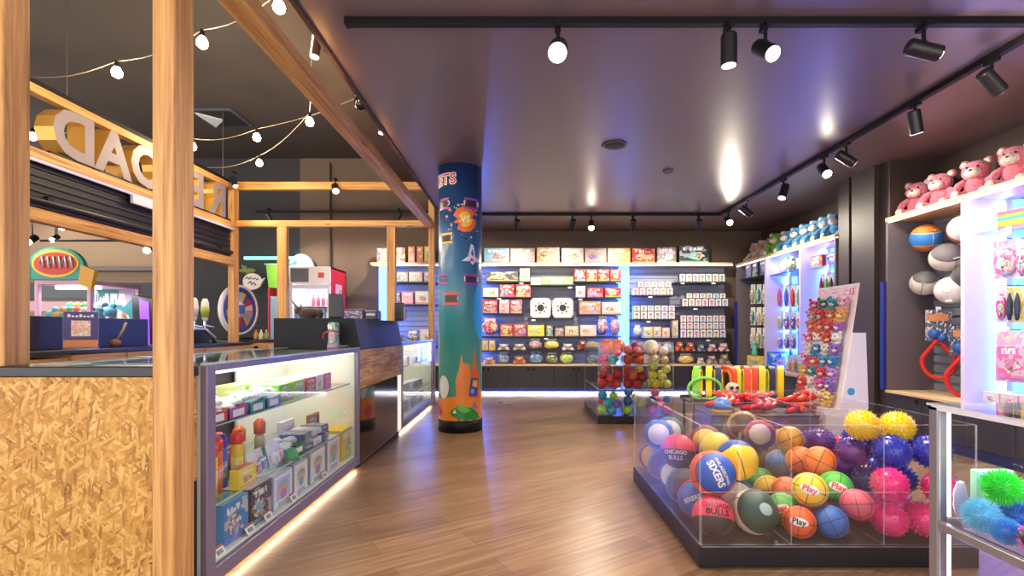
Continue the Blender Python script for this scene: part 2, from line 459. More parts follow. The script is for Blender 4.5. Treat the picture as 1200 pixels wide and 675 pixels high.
def spot(x, y, z, d, label, lit=False, energy=90, L=.17, r=.047, name='track_spotlight', group=None, angle=110):
    d = Vector(d).normalized()
    t = thing(name, label, 'spotlight', (x, y, z), group=group)
    MB().box(-.018, .018, -.05, .05, -.03, 0, bev=.004).build('track_adapter', BLK, t)
    c = Vector((0, 0, -.155))
    MB().cyl((0, 0, -.03), (0, 0, -.115), .011, seg=10).cyl((0, 0, -.10), c, .016, seg=10).build('stem', BLK, t)
    MB().cyl(c - d * L / 2, c + d * L / 2, r, seg=20).cyl(c + d * (L / 2), c + d * (L / 2 + .006), r, r * .96, seg=20, caps=False)\
        .cyl(c - d * (L / 2), c - d * (L / 2 + .01), r, r * .85, seg=20).build('lamp_housing', mat('#1b1a1e', .35), t)
    p = c + d * (L / 2 + .004)
    MB().cyl(p, p + d * .004, r * .86, seg=20).build('lens', LENS_ON if lit else LENS_DIM, t)
    l = lamp('SPOT', 'beam_lamp', c + d * (L / 2 + .03), energy, WARM, t, spot_size=math.radians(angle), spot_blend=.8, shadow_soft_size=.06)
    l.rotation_euler = d.to_track_quat('-Z', 'Y').to_euler()
    return t
Z0 = 2.985
spot(.225, 2.97, Z0, (-.1, -.8, -.62), 'brightly lit round track spotlight alone on the middle of the near track', True, 90, r=.06)
spot(1.25, 2.97, Z0, (.02, .05, -1), 'black cylinder spotlight hanging straight down on the near track beside a lit one', False, 130)
spot(1.47, 2.97, Z0, (.12, -.75, -.65), 'lit spotlight tilted to the camera next to the straight black cylinder on the near track', True, 90)
spot(2.42, 2.97, Z0, (.93, -.12, -.32), 'black spotlight turned sideways towards the pink bears with lit end', True, 42)
spot(3.19, 3.35, Z0, (.75, .1, -.66), 'black spotlight nearest the camera on the track above the shelving', False, 22)
spot(3.19, 4.0, Z0, (.28, .15, -.95), 'black spotlight second on the shelving track in front of the pink bears', False, 25)
spot(3.19, 4.85, Z0, (.8, -.1, -.55), 'dim black spotlight just behind the lit lamp on the shelving track', False, 35)
spot(3.19, 5.2, Z0, (-.1, -.72, -.66), 'lit spotlight facing the camera in the middle of the shelving track', True, 90)
spot(3.19, 6.0, Z0, (-.35, -.2, -.9), 'small black spotlight tilted over the aisle on the shelving track', False, 110)
spot(3.19, 7.0, Z0, (.8, .1, -.55), 'black spotlight over the blue plush toys on the shelving track', False, 45)
spot(3.19, 7.6, Z0, (-.1, -.85, -.5), 'lit spotlight at the far corner end of the shelving track', True, 70)
for i, (px, lit) in enumerate([(605, 0), (671, 0), (693, 1), (742, 0), (819, 0)]):
    spot(XX(px, 7.9), 7.9, Z0, (-.1, -.7, -.7) if lit else (.08 * (i - 2), .66, -.75),
         ['black spotlight nearest the round pillar on the back track', 'black spotlight beside the lit lamp on the back track', 'small lit spotlight on the back track facing the camera',
          'black spotlight above the blue LED column on the back track', 'black spotlight nearest the right corner on the back track'][i], bool(lit), 55 if lit else 55)

# ceiling fittings
t = thing('ceiling_speaker', 'round grey grille speaker in the glossy ceiling', 'speaker', (XX(720, 4.99), 4.99, 3.02))
MB().lathe([(.125, 0), (.13, -.006), (.12, -.014), (.1, -.012)], 28).build('bezel', mat('#4b4248', .5), t)
MB().lathe([(.1, -.012), (.06, -.016), (.02, -.017)], 28).build('grille', mat('#2c272b', .7), t)
t = thing('smoke_detector', 'small flat smoke detector in the ceiling beyond the speaker', 'smoke detector', (XX(783, 5.8), 5.8, 3.02))
MB().lathe([(.06, 0), (.058, -.02), (.04, -.035), (.012, -.038)], 20).build('housing', mat('#6a5f66', .5), t)
t = thing('ceiling_sprinkler', 'small metal fire sprinkler on the ceiling above the pink bears', 'sprinkler', (XX(1158, 3.61), 3.61, 3.02))
MB().lathe([(.03, 0), (.028, -.006), (.01, -.012), (.008, -.03), (.012, -.034)], 14).build('body', mat('#3a3438', .3, 1.), t)
MB().lathe([(.026, -.044), (.026, -.047), (.004, -.05)], 14).cyl((.008, 0, -.03), (.02, 0, -.045), .002, seg=6).cyl((-.008, 0, -.03), (-.02, 0, -.045), .002, seg=6).build('deflector', mat('#4a4448', .3, 1.), t)

# downlights and camera on the bulkhead edge
for i, (px, py, d) in enumerate([(372, 55, 3.25), (449, 148, 4.75)]):
    x = -1.41; y = 580 * 1.41 / (610 - px); z = ZZ(py, y)
    t = thing('bulkhead_spotlight', ['slim brown spotlight on the bulkhead edge nearest the timber beam top', 'slim brown spotlight on the bulkhead edge beyond the security camera'][i], 'spotlight', (x, y, z))
    t.scale = (.75, .75, .75)
    MB().box(.05, .115, -.02, .02, -.01, .03, bev=.003).build('bracket', BROWN, t)
    MB().cyl((0, 0, .1), (-.02, -.02, -.1), .042, seg=16).cyl((0, 0, .03), (.06, 0, .02), .012, seg=8).build('lamp_housing', mat('#5b4632', .4), t)
    MB().cyl((-.02, -.02, -.1), (-.0205, -.0205, -.106), .038, seg=16).build('lens', emit((1, .95, .85), 4, 'downlight_lens'), t)
    lamp('SPOT', 'beam_lamp', (-.02, -.02, -.13), 25, WARM, t, spot_size=1.6, spot_blend=.8, shadow_soft_size=.05)
y = 580 * 1.41 / (610 - 423); t = thing('security_camera', 'dark dome security camera on the bulkhead between two slim spotlights', 'camera', (-1.41, y, ZZ(120, y)))
MB().lathe([(.035, .09), (.05, .06), (.05, .03)], 18).box(.03, .11, -.03, .03, .04, .08, bev=.004).build('mount', mat('#8a7a6c', .4), t)
MB().lathe([(.056, .03), (.058, 0), (.05, -.04), (.03, -.065), (.008, -.075)], 18).build('dome', mat('#141216', .15), t)
# air conditioning cassette over the bar
t = thing('air_vent', 'square ceiling air vent with one pale flap above the bar', 'vent', (-4.55, 7.55, 4.4))
t.scale = (.74, .74, .74)
MB().box(-.42, .42, -.42, .42, -.03, 0, bev=.005).build('frame', mat('#4c5460', .5), t)
MB().box(-.36, .36, -.36, .36, -.045, -.03, bev=.003).build('core', mat('#17161a', .6), t)
MB().prism([(-.34, -.34), (.0, -.02), (.0, .02), (-.34, .34)], -.075, -.046).build('flap', mat('#c4d3e2', .5), t)

# festoon bulbs
bulbs = [(137, 85), (237, 50), (327, 8), (363, 143), (301, 161), (226, 172), (304, 191), (38, 160)]
names = ['glowing bulb high between the two near timber posts', 'glowing bulb just past the knotty timber post near the ceiling', 'glowing bulb at the very top beside the sloping beam', 'glowing bulb hanging under the middle of the sloping beam',
         'upper bulb of the close pair near the far timber rail', 'glowing bulb beside the post above the letter row', 'lower bulb of the close pair near the far timber rail', 'glowing bulb behind the near left timber post']
bp = []
proto = None
for (px, py), nm in zip(bulbs, names):
    d = 580 * 2.25 / (387 - py); loc = P(px, py, d); bp.append(loc)
    if proto is None:
        proto = t = thing('festoon_bulb', nm, 'light bulb', loc, group='festoon bulbs over the bar')
        MB().cyl((0, 0, .045), (0, 0, .10), .018, .016, seg=12).build('socket', BLK, t)
        MB().lathe([(.016, .05), (.03, .03), (.042, .0), (.036, -.028), (.016, -.043), (.004, -.046)], 16).build('glass_bulb', emit((1, .80, .48), 30, 'lit_bulb'), t)
        lamp('POINT', 'bulb_lamp', (0, 0, -.09), 14, (1, .78, .5), t, shadow_soft_size=.04)
    else: dup(proto, loc, label=nm)
up = Vector((0, 0, .1))
def sag(pts, k=.06):
    out = []
    for a, b in zip(pts, pts[1:]):
        for i in range(6):
            s = i / 6; p = a.lerp(b, s); p.z -= k * math.sin(PI * s); out.append(p)
    return out + [pts[-1]]
CABLE = mat('#8a7868', .5)
for pts, lab in (([Vector((-4.36, 4.35, 3.38)), bp[0] + up, bp[1] + up, bp[2] + up, Vector((-1.33, 3.0, 3.7))], 'pale festoon cable strung from the letter truss to the beam'),
                 ([Vector((-1.33, 3.2, 3.7)), bp[3] + up, bp[6] + up, Vector((-4.36, 6.9, 3.42))], 'pale festoon cable drooping below the sloping beam'),
                 ([Vector((-1.6, 5.6, 3.9)), bp[4] + up, bp[5] + up, bp[7] + up, Vector((-7.4, 5.4, 4.39))], 'thin festoon cable linking the bulbs along the bar')):
    tag(MB().tube(sag(pts), .0045, 6).build('festoon_cable', CABLE), lab, 'cable')
# ================================================================== TIMBER FRAME AND LETTERS
WX, WY, WZ = wood('x'), wood('y'), wood('z')
PX0 = -1.348
def timber(x0, x1, y0, y1, z0, z1, m, name, label, cat, group=None, mk=None):
    c = Vector(((x0 + x1) / 2, (y0 + y1) / 2, z0))
    b = MB().box(x0 - c.x, x1 - c.x, y0 - c.y, y1 - c.y, 0, z1 - z0, bev=.004)
    return tag(b.build(name, m, loc=c), label, cat, group)
timber(PX0 - .09, PX0, 1.93, 2.046, 0, 2.75, WZ, 'timber_post', 'tall knotty pine post in front of the strand board counter end', 'timber post')
timber(-2.285, -2.192, 2.10, 2.215, 0, 2.75, WZ, 'timber_post', 'pine post at the outer end of the strand board panel', 'timber post')
timber(-1.475, PX0, .6, 7.56, 2.75, 2.845, WY, 'timber_beam', 'long pine beam sloping across the view above the glass counter', 'timber beam')
timber(-2.5, -1.475, 1.95, 2.04, 2.75, 2.845, WX, 'timber_beam', 'short pine beam joining the two near posts', 'timber beam')
YF = 7.6
timber(-4.35, -1.35, YF - .04, YF + .05, 3.30, 3.42, WX, 'timber_beam', 'upper pine beam across the far side of the bar frame', 'timber beam')
timber(-4.35, -1.35, YF - .04, YF + .05, 2.735, 2.83, WX, 'timber_beam', 'lower pine beam across the far side of the bar frame', 'timber beam')
timber(-1.425, -1.335, YF + .06, YF + .16, 0, 3.42, WZ, 'timber_post', 'pine post standing right beside the round painted pillar', 'timber post')
timber(XX(454, YF), XX(464, YF) - .001, YF - .04, YF + .05, 0, 2.735, WZ, 'timber_post', 'pine post in front of the blue lit edge of the far shelf', 'timber post')
timber(XX(326, YF), XX(337, YF), YF - .04, YF + .05, 0, 2.735, WZ, 'timber_post', 'pine post in front of the drinks fridge', 'timber post')
timber(-4.44, -4.35, YF - .09, YF + .05, .97, 3.42, WZ, 'timber_post', 'pine corner post rising beside the prize wheel', 'timber post')
# letter truss along the bar, X = -4.39
TX = -4.39; Y0, Y1 = 3.0, YF - .09
timber(TX - .05, TX + .04, Y0, Y1, 3.28, 3.36, WY, 'truss_rail', 'top pine rail above the raised letters', 'rail')
tag(MB().box(-.05, .04, Y0, Y1, 0, .045, bev=.003).build('rail_capping', BLK, loc=(TX, 0, 3.36)), 'black capping strip on top of the letter rail', 'capping')
timber(TX - .05, TX + .04, Y0, Y1, 2.70, 2.79, WY, 'truss_rail', 'middle pine rail below the raised letters', 'rail')
timber(TX - .05, TX + .04, Y0, Y1, 2.13, 2.25, WY, 'truss_rail', 'lower pine rail above the bar opening', 'rail')
tag(MB().box(-.012, .012, Y0, Y1, 0, .03).build('led_strip', mat('#b9b2d6', .4), loc=(TX + .035, 0, 2.665)), 'pale lilac painted strip for the lit underside of the middle letter rail', 'light strip')  # no lamp: the lit look of the rail's underside is painted lilac
t = thing('roller_shutter', 'black roller shutter box between the middle and lower rails', 'shutter', (TX - .02, 0, 2.25))
b = MB().box(-.03, .0, Y0, Y1, .0, .45)
for i in range(6): b.box(0, .012, Y0, Y1, .02 + i * .07, .06 + i * .07, bev=.004)
b.build('curtain', mat('#17161c', .5), t)
MB().cyl((.03, Y0, .08), (.03, Y1, .08), .025, seg=12).build('bottom_bar', mat('#0f0e12', .4), t)
for y in (4.6, 6.0, 7.2): MB().box(.0, .05, y - .03, y + .03, .06, .14, bev=.005).build('bracket', BLK, t)
tag(MB().box(-.02, .02, -.22, .22, 0, .1, bev=.006).build('junction_box', mat('#cfc9d8', .4), loc=(TX + .045, 5.75, 2.57)), 'white junction box under the middle letter rail', 'junction box')
for y, lab in ((4.79, 'thin hanging wire holding the truss above the letter D'), (7.3, 'thin hanging wire holding the truss beside the corner post')):
    tag(MB().cyl((0, 0, 0), (0, 0, .99), .005, seg=6).build('support_wire', mat('#9a9088', .3, .8), loc=(TX, y, 3.405)), lab, 'wire')
GOLD = mat('#d3a048', .3, .45, var=.12, nscale=3); PALE = mat('#857a80', .6)
def letter(ch, yc, label):
    t = thing('sign_letter', label, 'letter', (TX - .06, yc, 3.055), group='raised sign letters on the timber truss')
    # the sign reads from the hall side; from inside the shop each letter is seen from behind
    vs, fs = glyphs(ch, .64, .09, .034)
    M = Mt(0, 0, 0) @ FACE_NX
    cx = (max(v.x for v in vs) + min(v.x for v in vs)) / 2; cy = (max(v.y for v in vs) + min(v.y for v in vs)) / 2
    zs = [v.z for v in vs]
    front, back, side = [], [], []
    for f in fs:
        zz = [vs[i].z for i in f]
        if max(zz) - min(zz) > .01: side.append(f)
        elif zz[0] > 0: front.append(f)
        else: back.append(f)
    cv = [Vector((v.x - cx, v.y - cy, v.z)) for v in vs]
    MB().add(cv, side, 0, False, M).build('return', GOLD, t)
    MB().add(cv, back, 0, False, M).build('rear_face', PALE, t)
    MB().add(cv, front, 0, False, M).build('front_face', GOLD, t)
    return t
for ch, y, lab in (('D', 4.84, 'gold sided letter D nearest on the truss'), ('A', 5.31, 'gold sided letter A beside the D'), ('O', 5.80, 'round gold sided letter O behind the knotty post'),
                   ('L', 6.28, 'gold sided letter L hidden mostly behind the post'), ('E', 6.66, 'gold sided letter E just past the knotty post'), ('R', 7.12, 'gold sided letter R beside the corner post')):
    letter(ch, y, lab)
tag(MB().box(-.05, .05, Y0 + 1.6, Y1 - .05, 0, .03).build('letter_base_rail', BLK, loc=(TX - .03, 0, 2.79)), 'black mounting rail under the raised letters', 'rail')
# black spot clamps on the frame
for i, (px, py, y, d) in enumerate([(393, 221, YF - .09, (.3, -.6, -.6)), (274, 213, 7.3, (.4, -.2, -.8)), (467, 255, 8.5, (-.5, .35, -.9)), (315, 255, 8.5, (.5, .35, -.9))]):
    z = ZZ(py, y)
    spot(XX(px, y), y, z + .155, d, ['black spotlight clamped to the upper far beam', 'small pale spotlight on the truss beside the corner post', 'black spotlight on the pipe above the far shelf', 'black spotlight on the pipe above the fridge'][i],
         False, 45 if i < 2 else 55, L=.15, r=.055 if i == 0 else .04, name='clamp_spotlight')
tag(MB().cyl((XX(300, 8.6), 0, 0), (XX(505, 8.6), 0, 0), .022, seg=10).build('lighting_pipe', BLK, loc=(0, 8.6, ZZ(250, 8.6) + .03)), 'black lighting pipe hung behind the far timber frame', 'pipe')
tag(MB().cyl((0, 0, 0), (0, 0, 2.1), .02, seg=8).build('wall_conduit', mat('#2e2723', .5), loc=(XX(387, 9.33), 9.33, 2.2)), 'dark vertical conduit on the brown wall above the fridge', 'conduit')

# ================================================================== NEAR COUNTER (strand board end) AND GLASS CASES
XF = -1.33         # counter front line
OSB = osb()
t = thing('counter_end', 'strand board counter end with black worktop', 'counter', (-1.76, 2.05, 0))
MB().box(-.43, .33, 0, .04, 0, .955).build('strand_board', OSB, t)
MB().box(.33, .40, .0, .03, .52, .955).build('side_board', OSB, t)
MB().box(.33, .40, .01, .03, 0, .52).build('kick_panel', mat('#0e0d10', .5), t)
MB().box(-.43, .40, -.01, .045, .957, 1.0, bev=.004).box(-.43, -.175, .046, 2.02, .957, 1.0, bev=.004).build('worktop', mat('#1c2026', .3), t)
MB().box(-.40, -.185, .05, 2.02, 0, .955).build('carcass', DKGREY, t)

FRAME = mat('#8b7f92', .35, .5, var=.04); CREAM = mat('#f3efe2', .5, var=.02); GLASS = pane((.97, 1., .985)); GEDGE = mat('#a9c8bb', .15)
def glass_case(y0, y1, label, top_cut=True):
    t = thing('display_counter', label, 'display case', (XF, y0, 0)); L = y1 - y0; D = .60
    f = MB(); w = .062
    f.box(-.03, 0, 0, w, .045, 1.0, bev=.003); f.box(-.03, 0, L - w * .7, L, .045, 1.0, bev=.003)
    f.box(-.03, 0, w, L - w * .7, .045, .115, bev=.003); f.box(-.03, 0, w, L - w * .7, .972, 1.0, bev=.003)
    f.build('frame', FRAME, t)
    MB().box(-.02, -.014, w, L - w * .7, .115, .972).build('front_glass', GLASS, t)
    MB().box(-D, -.03, .01, L - .01, 1.0, 1.008).build('glass_top', GLASS, t)
    MB().box(-D, -D + .012, .01, L - .01, 1.0, 1.010).box(-.03, 0, 0, L, 1.0, 1.010).build('top_edge', GEDGE, t)
    MB().box(-D, -.03, .012, L - .012, .07, .125, bev=.003).build('deck', CREAM, t)
    MB().box(-D, -.03, L - .05, L - .03, .125, .99).build('end_panel', CREAM, t)
    MB().box(-D, -.03, .01, .03, .125, .99).build('near_panel', CREAM, t)
    MB().box(-D, -D + .015, .03, L * .28, .125, .99).box(-D, -D + .015, L * .62, L - .05, .125, .99).build('back_panel', CREAM, t)
    MB().box(-D + .02, -.05, .03, L - .05, .355, .362).build('shelf', pane((.975, .995, .985)), t); MB().box(-.05, -.046, .03, L - .05, .354, .363).build('shelf_edge', GEDGE, t)
    MB().box(-D + .02, -.07, .03, L - .05, .708, .715).build('shelf', pane((.975, .995, .985)), t); MB().box(-.07, -.066, .03, L - .05, .707, .716).build('shelf_edge', GEDGE, t)
    MB().box(-.045, -.032, .07, L - .07, .955, .97).build('led_strip', emit((1, .96, .86), 1.1, 'case_light'), t)
    MB().box(-D + .05, -.06, .02, L - .02, 0, .07).build('plinth', BLK, t)
    MB().box(-.055, -.035, .02, L - .02, .03, .044).build('floor_glow', emit((1, .80, .52), 7, 'warm_floor_strip'), t)
    lamp('AREA', 'case_lamp', (-.3, L / 2, .985), 4.0, (1, .95, .85), t, shape='RECTANGLE', size=.4, size_y=L * .9)
    return t
glass_case(2.10, 4.10, 'long glass display counter with toys beside the knotty post')
glass_case(5.56, 7.56, 'far glass display counter between the register block and the pillar')
# register block between the two cases
t = thing('service_counter', 'black register counter with slanted top and strand board band', 'counter', (XF, 4.11, 0)); L = 1.44
MB().box(-.02, 0, 0, L, .66, .985, bev=.002).build('strand_board_band', OSB, t)
MB().box(-.02, 0, 0, L - .2, .05, .655).build('front_panel', mat('#17120f', .12, coat=.6), t)
MB().box(-.02, -.004, L - .19, L - .02, .05, .655).build('side_light_panel', emit((1, .9, .75), .4, 'backlit_panel'), t)
MB().prism([(0, .985), (0, 1.0), (-.05, 1.25), (-.72, 1.25), (-.72, .985)], 0, L, M=Mr(PI/2, 'X') @ Matrix.Scale(-1, 4, (0, 0, 1))).build('raised_top', mat('#12141c', .5, spec=.25), t)
MB().box(-.6, -.03, .01, L - .01, .0, .98).build('carcass', BLK, t)
MB().box(-.055, -.035, 0, L, .03, .044).build('floor_glow', emit((1, .80, .52), 7, 'warm_floor_strip'), t)
MB().box(-.03, 0, 0, L, .045, .05).build('kick', FRAME, t)
# ================================================================== GOODS IN THE GLASS CASES
ART, SOFT, WIN = printed('art'), printed('soft'), printed('window')
CARD = mat('#f0eee9', .5)
def carton(w, d, h, loc, label, color, cat='toy box', group=None, rz=0., m=None, name='toy_box', scale=None, parts=True, top=None):
    """printed cardboard carton: body, front art sheet (faces -y before rotation), taped lid"""
    m = m or ART
    if not parts:
        o = MB().box(-w/2, w/2, -d/2, d/2, 0, h, bev=min(.004, h * .08)).build(name, m, loc=loc, rot=(0, 0, rz), color=color)
        return tag(o, label, cat, group)
    t = thing(name, label, cat, loc, rz, group)
    MB().box(-w/2, w/2, -d/2, d/2, 0, h, bev=.003).build('carton', mat(color, .35), t)
    MB().box(-w/2 + .008, w/2 - .008, -d/2 - .0012, -d/2, .008, h - .008).build('front_art', m, t, color=color)
    MB().box(-w/2 + .006, w/2 - .006, -d/2 + .006, d/2 - .006, h, h + .0012).build('lid', mat(top, .35) if top else SOFT, t, color=color)
    return t
FX = PI / 2      # turns a front that faces -y to face +x (the shop side)
ci = 'glass counter'
cx = XF - .045
# bottom deck, z .125: px, width (along the case), height, colour
for px0, px1, h, c, top, m, lab in [
    (262, 293, .20, '#2f7fc4', '#9fd6e4', ART, 'blue toy box with pale striped lid at the near end of the glass counter floor'),
    (294, 320, .20, '#1c1a20', '#e3b8cf', ART, 'black and pink doll box beside the blue box in the glass counter'),
    (321, 344, .195, '#9fb0bd', '#e9eef0', WIN, 'first white figure box after the black and pink box in the glass counter'),
    (345, 362, .195, '#8f9fb2', '#dfe8ee', WIN, 'second white figure box after the black and pink box in the glass counter'),
    (364, 382, .21, '#98a2b0', '#e2e9f0', WIN, 'third taller white figure box in the glass counter floor row'),
    (384, 399, .225, '#a5a9b5', '#e8edf2', WIN, 'white figure box beside the yellow box in the glass counter'),
    (401, 416, .24, '#f2c417', '#f5c91a', ART, 'bright yellow toy box at the far end of the glass counter floor')]:
    X_ = 1.385
    y0, y1 = F * X_ / (CX - px0), F * X_ / (CX - px1); wd = y1 - y0 - .008
    carton(wd, .16, h, (-X_ - .085, (y0 + y1) / 2, .126), lab, c, rz=FX, m=m, top=top)
carton(.12, .14, .13, (-1.66, 2.24, .126), 'small white figure box behind the blue toy box in the glass counter', '#d5dde2', rz=FX, m=WIN)
carton(.25, .16, .15, (-1.72, 2.75, .126), 'grey toy box in the back row behind the black and pink box', '#7c8694', rz=FX)
carton(.25, .16, .17, (-1.72, 3.3, .126), 'beige toy box in the back row behind the white figure boxes', '#b9a58a', rz=FX)
# tickets along the front
def ticket(loc, lab, rz=FX, tilt=.5, txt=None, w=.075, h=.05, group='price tickets in the glass counter'):
    t = thing('price_ticket', lab, 'price ticket', loc, rz, group)
    M = Mr(-tilt, 'X')
    MB().box(-w/2, w/2, -.001, .001, 0, h, M=M).build('card', CARD, t)
    b = MB().box(-w/2, w/2, -.002, -.001, h * .78, h, M=M)
    b.build('red_stripe', mat('#b3423c', .5), t)
    MB().text(txt or '800', h * .6, M @ Mt(0, -.0014, h * .38) @ UP, depth=.0004, bold=.01).build('number', mat('#26242a', .5), t)
for y, lab in ((2.245, 'price ticket in the near corner of the glass counter'), (2.50, 'price ticket in front of the black and pink doll box'), (2.68, 'price ticket between the doll box and the white boxes'),
               (2.98, 'price ticket in front of the second white figure box'), (3.45, 'price ticket before the third tall white figure box')):
    ticket((-1.355, y, .126), lab)
# middle shelf, z .362
zs = .3635
def bubble_tube(x, y, h, c, cap, lab, r=.028):
    t = thing('bubble_tube', lab, 'bubble wand', (x, y, zs), group='bubble tubes on the middle glass shelf')
    MB().lathe([(r, 0), (r, h * .72), (r * .8, h * .78)], 16).build('tube', mat(c, .3), t)
    MB().lathe([(r * .95, h * .75), (r * 1.1, h * .78), (r * 1.1, h * .92), (r * .7, h)], 16).build('cap', mat(cap, .3), t)
    MB().lathe([(r + .001, h * .18), (r + .001, h * .5)], 16).build('sleeve', SOFT, t, color=c)
bubble_tube(-1.44, 2.30, .26, '#f2cf1c', '#e33a2b', 'yellow bubble tube with red cap nearest the case corner')
bubble_tube(-1.47, 2.39, .27, '#ef6a22', '#e8402e', 'orange bubble tube with red cap second from the case corner')
bubble_tube(-1.50, 2.48, .265, '#2a6fc9', '#4b3dab', 'blue bubble tube with violet cap behind the yellow pack')
bubble_tube(-1.46, 2.55, .27, '#f3c920', '#e93d2c', 'yellow bubble tube with red cap farthest from the case corner')
bubble_tube(-1.40, 2.225, .17, '#e7e3da', '#3d8ecb', 'short white bubble tube with blue cap against the near end', .024)
carton(.16, .05, .10, (-1.40, 2.50, zs), 'small yellow pack in front of the bubble tubes', '#f0d436', rz=FX, top='#d8485f')
def blister(x, y, z, w, h, c, lab, rz=FX, tilt=.25, cc='#e8e8ea', name='blister_pack', cat='toy pack', group=None):
    t = thing(name, lab, cat, (x, y, z), rz, group)
    M = Mr(-tilt, 'X')
    MB().box(-w/2, w/2, 0, .003, 0, h, M=M).build('backing_card', SOFT, t, color=cc)
    MB().box(-w * .38, w * .38, -.03, 0, h * .08, h * .62, bev=.012, M=M).build('bubble', ART, t, color=c)
    return t
for i, (y, c, lab) in enumerate([(2.66, '#d83145', 'red blister pack beside the bubble tubes'), (2.76, '#3f78bd', 'blue blister pack on the middle shelf after the red one'), (2.86, '#e5e3e6', 'white blister pack of wands on the middle shelf'),
                                 (2.95, '#d98a96', 'pinkish blister pack beside the green tray')]):
    blister(-1.42 - .02 * (i % 2), y, zs, .09, .13, c, lab)
def tray(x, y, z, w, d, h, c, lab, fill, n=9, rz=FX, name='counter_tray', cc=None):
    """open counter box full of small wrapped goods"""
    t = thing(name, lab, 'tray of goods', (x, y, z), rz)
    MB().box(-w/2, w/2, -d/2, -d/2 + .004, 0, h * .75).box(-w/2, w/2, d/2 - .004, d/2, 0, h).box(-w/2, -w/2 + .004, -d/2, d/2, 0, h * .85).box(w/2 - .004, w/2, -d/2, d/2, 0, h * .85)\
        .box(-w/2, w/2, -d/2, d/2, 0, .004).build('tray_box', mat(c, .4), t)
    MB().box(-w * .3, w * .3, -d/2 - .001, -d/2, h * .15, h * .6).build('price_label', CARD, t)
    b = MB()
    for i in range(n * 2):
        b.sph((R.uniform(-w * .36, w * .36), R.uniform(-d * .36, d * .36), h * R.uniform(.6, 1.35)), (R.uniform(.02, .04), R.uniform(.02, .035), R.uniform(.012, .02)), sub=2, rough=.35, seed=i)
    o = b.build('wrapped_goods', SOFT, t, color=fill); o['kind'] = 'stuff'
    return t
tray(-1.49, 3.12, zs, .26, .16, .07, '#2f9d6d', 'green counter tray of small packs on the middle glass shelf', '#dfe7df')
t = thing('green_dome_toy', 'small green dome toy in front of the green tray', 'toy', (-1.40, 3.02, zs))
MB().lathe([(.045, 0), (.045, .02), (.035, .05), (.012, .07)], 16).build('dome', mat('#18a553', .35), t); MB().lathe([(.05, 0), (.05, .012)], 16).build('base', mat('#0e7d3f', .35), t)
for i, (y, c, lab) in enumerate([(3.28, '#2d3f7d', 'dark blue pack lying on the middle shelf by the green tray'), (3.42, '#e1e5ec', 'white and blue pack lying on the middle shelf'), (3.56, '#34549a', 'blue pack lying on the middle shelf before the brown frame')]):
    carton(.13, .2, .035 + .012 * i, (-1.50, y, zs), lab, c, rz=FX + .15 * (i - 1))
for i, (y, w_, d_, c, lab) in enumerate([(3.30, .17, .16, '#3a4f94', 'navy and white pack stacked on the dark blue one'), (3.46, .16, .17, '#dfe2ea', 'white pack stacked over the white and blue one'), (3.60, .13, .16, '#2f4a8c', 'blue tin stacked on the far blue pack')]):
    carton(w_ * .8, d_, .04, (-1.50, y, zs + .062 + .0 * i), lab, c, rz=FX + .1 * (1 - i))
for i, (y, c, lab) in enumerate([(3.15, '#e0603a', 'orange headed candy dispenser behind the green tray'), (2.72, '#d8402f', 'red capped candy dispenser behind the blister packs'), (2.92, '#e06a3a', 'orange capped candy dispenser at the back of the middle shelf')]):
    t = thing('candy_dispenser', lab, 'candy', (-1.66, y, zs)); MB().lathe([(.03, 0), (.032, .1), (.02, .13)], 14).build('bottle', mat('#c9b89a', .3), t); MB().lathe([(.034, .13), (.036, .2), (.016, .225)], 14).build('cap', mat(c, .3), t)
carton(.20, .03, .15, (-1.66, 3.50, zs), 'flat white pack leaning at the back of the middle shelf', '#e7e4dc', rz=FX)
t = thing('picture_frame_toy', 'brown framed pack standing at the far end of the middle shelf', 'toy pack', (-1.56, 3.72, zs), FX)
MB().box(-.09, .09, -.012, .012, 0, .018).box(-.09, .09, -.012, .012, .142, .16).box(-.09, -.072, -.012, .012, .018, .142).box(.072, .09, -.012, .012, .018, .142).build('frame', mat('#a8683a', .4), t)
MB().box(-.072, .072, -.002, .006, .018, .142).build('picture', ART, t, color='#3a5aa0')
carton(.15, .11, .12, (-1.75, 2.5, zs), 'teal toy box at the back of the middle shelf behind the tubes', '#2d8f9a', rz=FX)
carton(.15, .11, .10, (-1.75, 2.9, zs), 'red toy box at the back of the middle shelf', '#c0483c', rz=FX)
# upper shelf, z .715
zs = .7165
for y, c, f, lab in [(2.28, '#c4404a', '#e9e6e4', 'red counter tray of white wrapped goods at the near end of the upper shelf'), (2.45, '#b0519a', '#e6e9ee', 'magenta counter tray of wrapped goods on the upper glass shelf'),
                     (2.63, '#2c9a8c', '#dfe6ef', 'teal counter tray of wrapped goods on the upper glass shelf'), (2.80, '#3b7fc8', '#c9d6ea', 'blue counter tray of wrapped goods on the upper glass shelf')]:
    tray(-1.47, y, zs, .16, .15, .075, c, lab, f, n=14)
for y, w, h, c, top, lab in [(3.0, .18, .11, '#8ccf4a', '#c8e59a', 'lime green candy carton first on the upper glass shelf'), (3.18, .16, .115, '#a4d861', '#d9ecb8', 'pale green candy carton second on the upper glass shelf'),
                             (3.36, .16, .115, '#d94a6c', '#f0d9dd', 'red and pink candy carton on the upper glass shelf'), (3.51, .12, .12, '#eef0f4', '#f3e6ea', 'white candy carton between the pink ones on the upper glass shelf'),
                             (3.65, .13, .12, '#e06aa8', '#f2c9de', 'pink candy carton at the far end of the upper glass shelf')]:
    carton(w - .005, .2, h, (-1.52, y, zs), lab, c, rz=FX, top=top)
carton(.3, .14, .09, (-1.76, 2.55, zs), 'white pack at the back of the upper shelf behind the trays', '#e6e6ee', rz=FX)
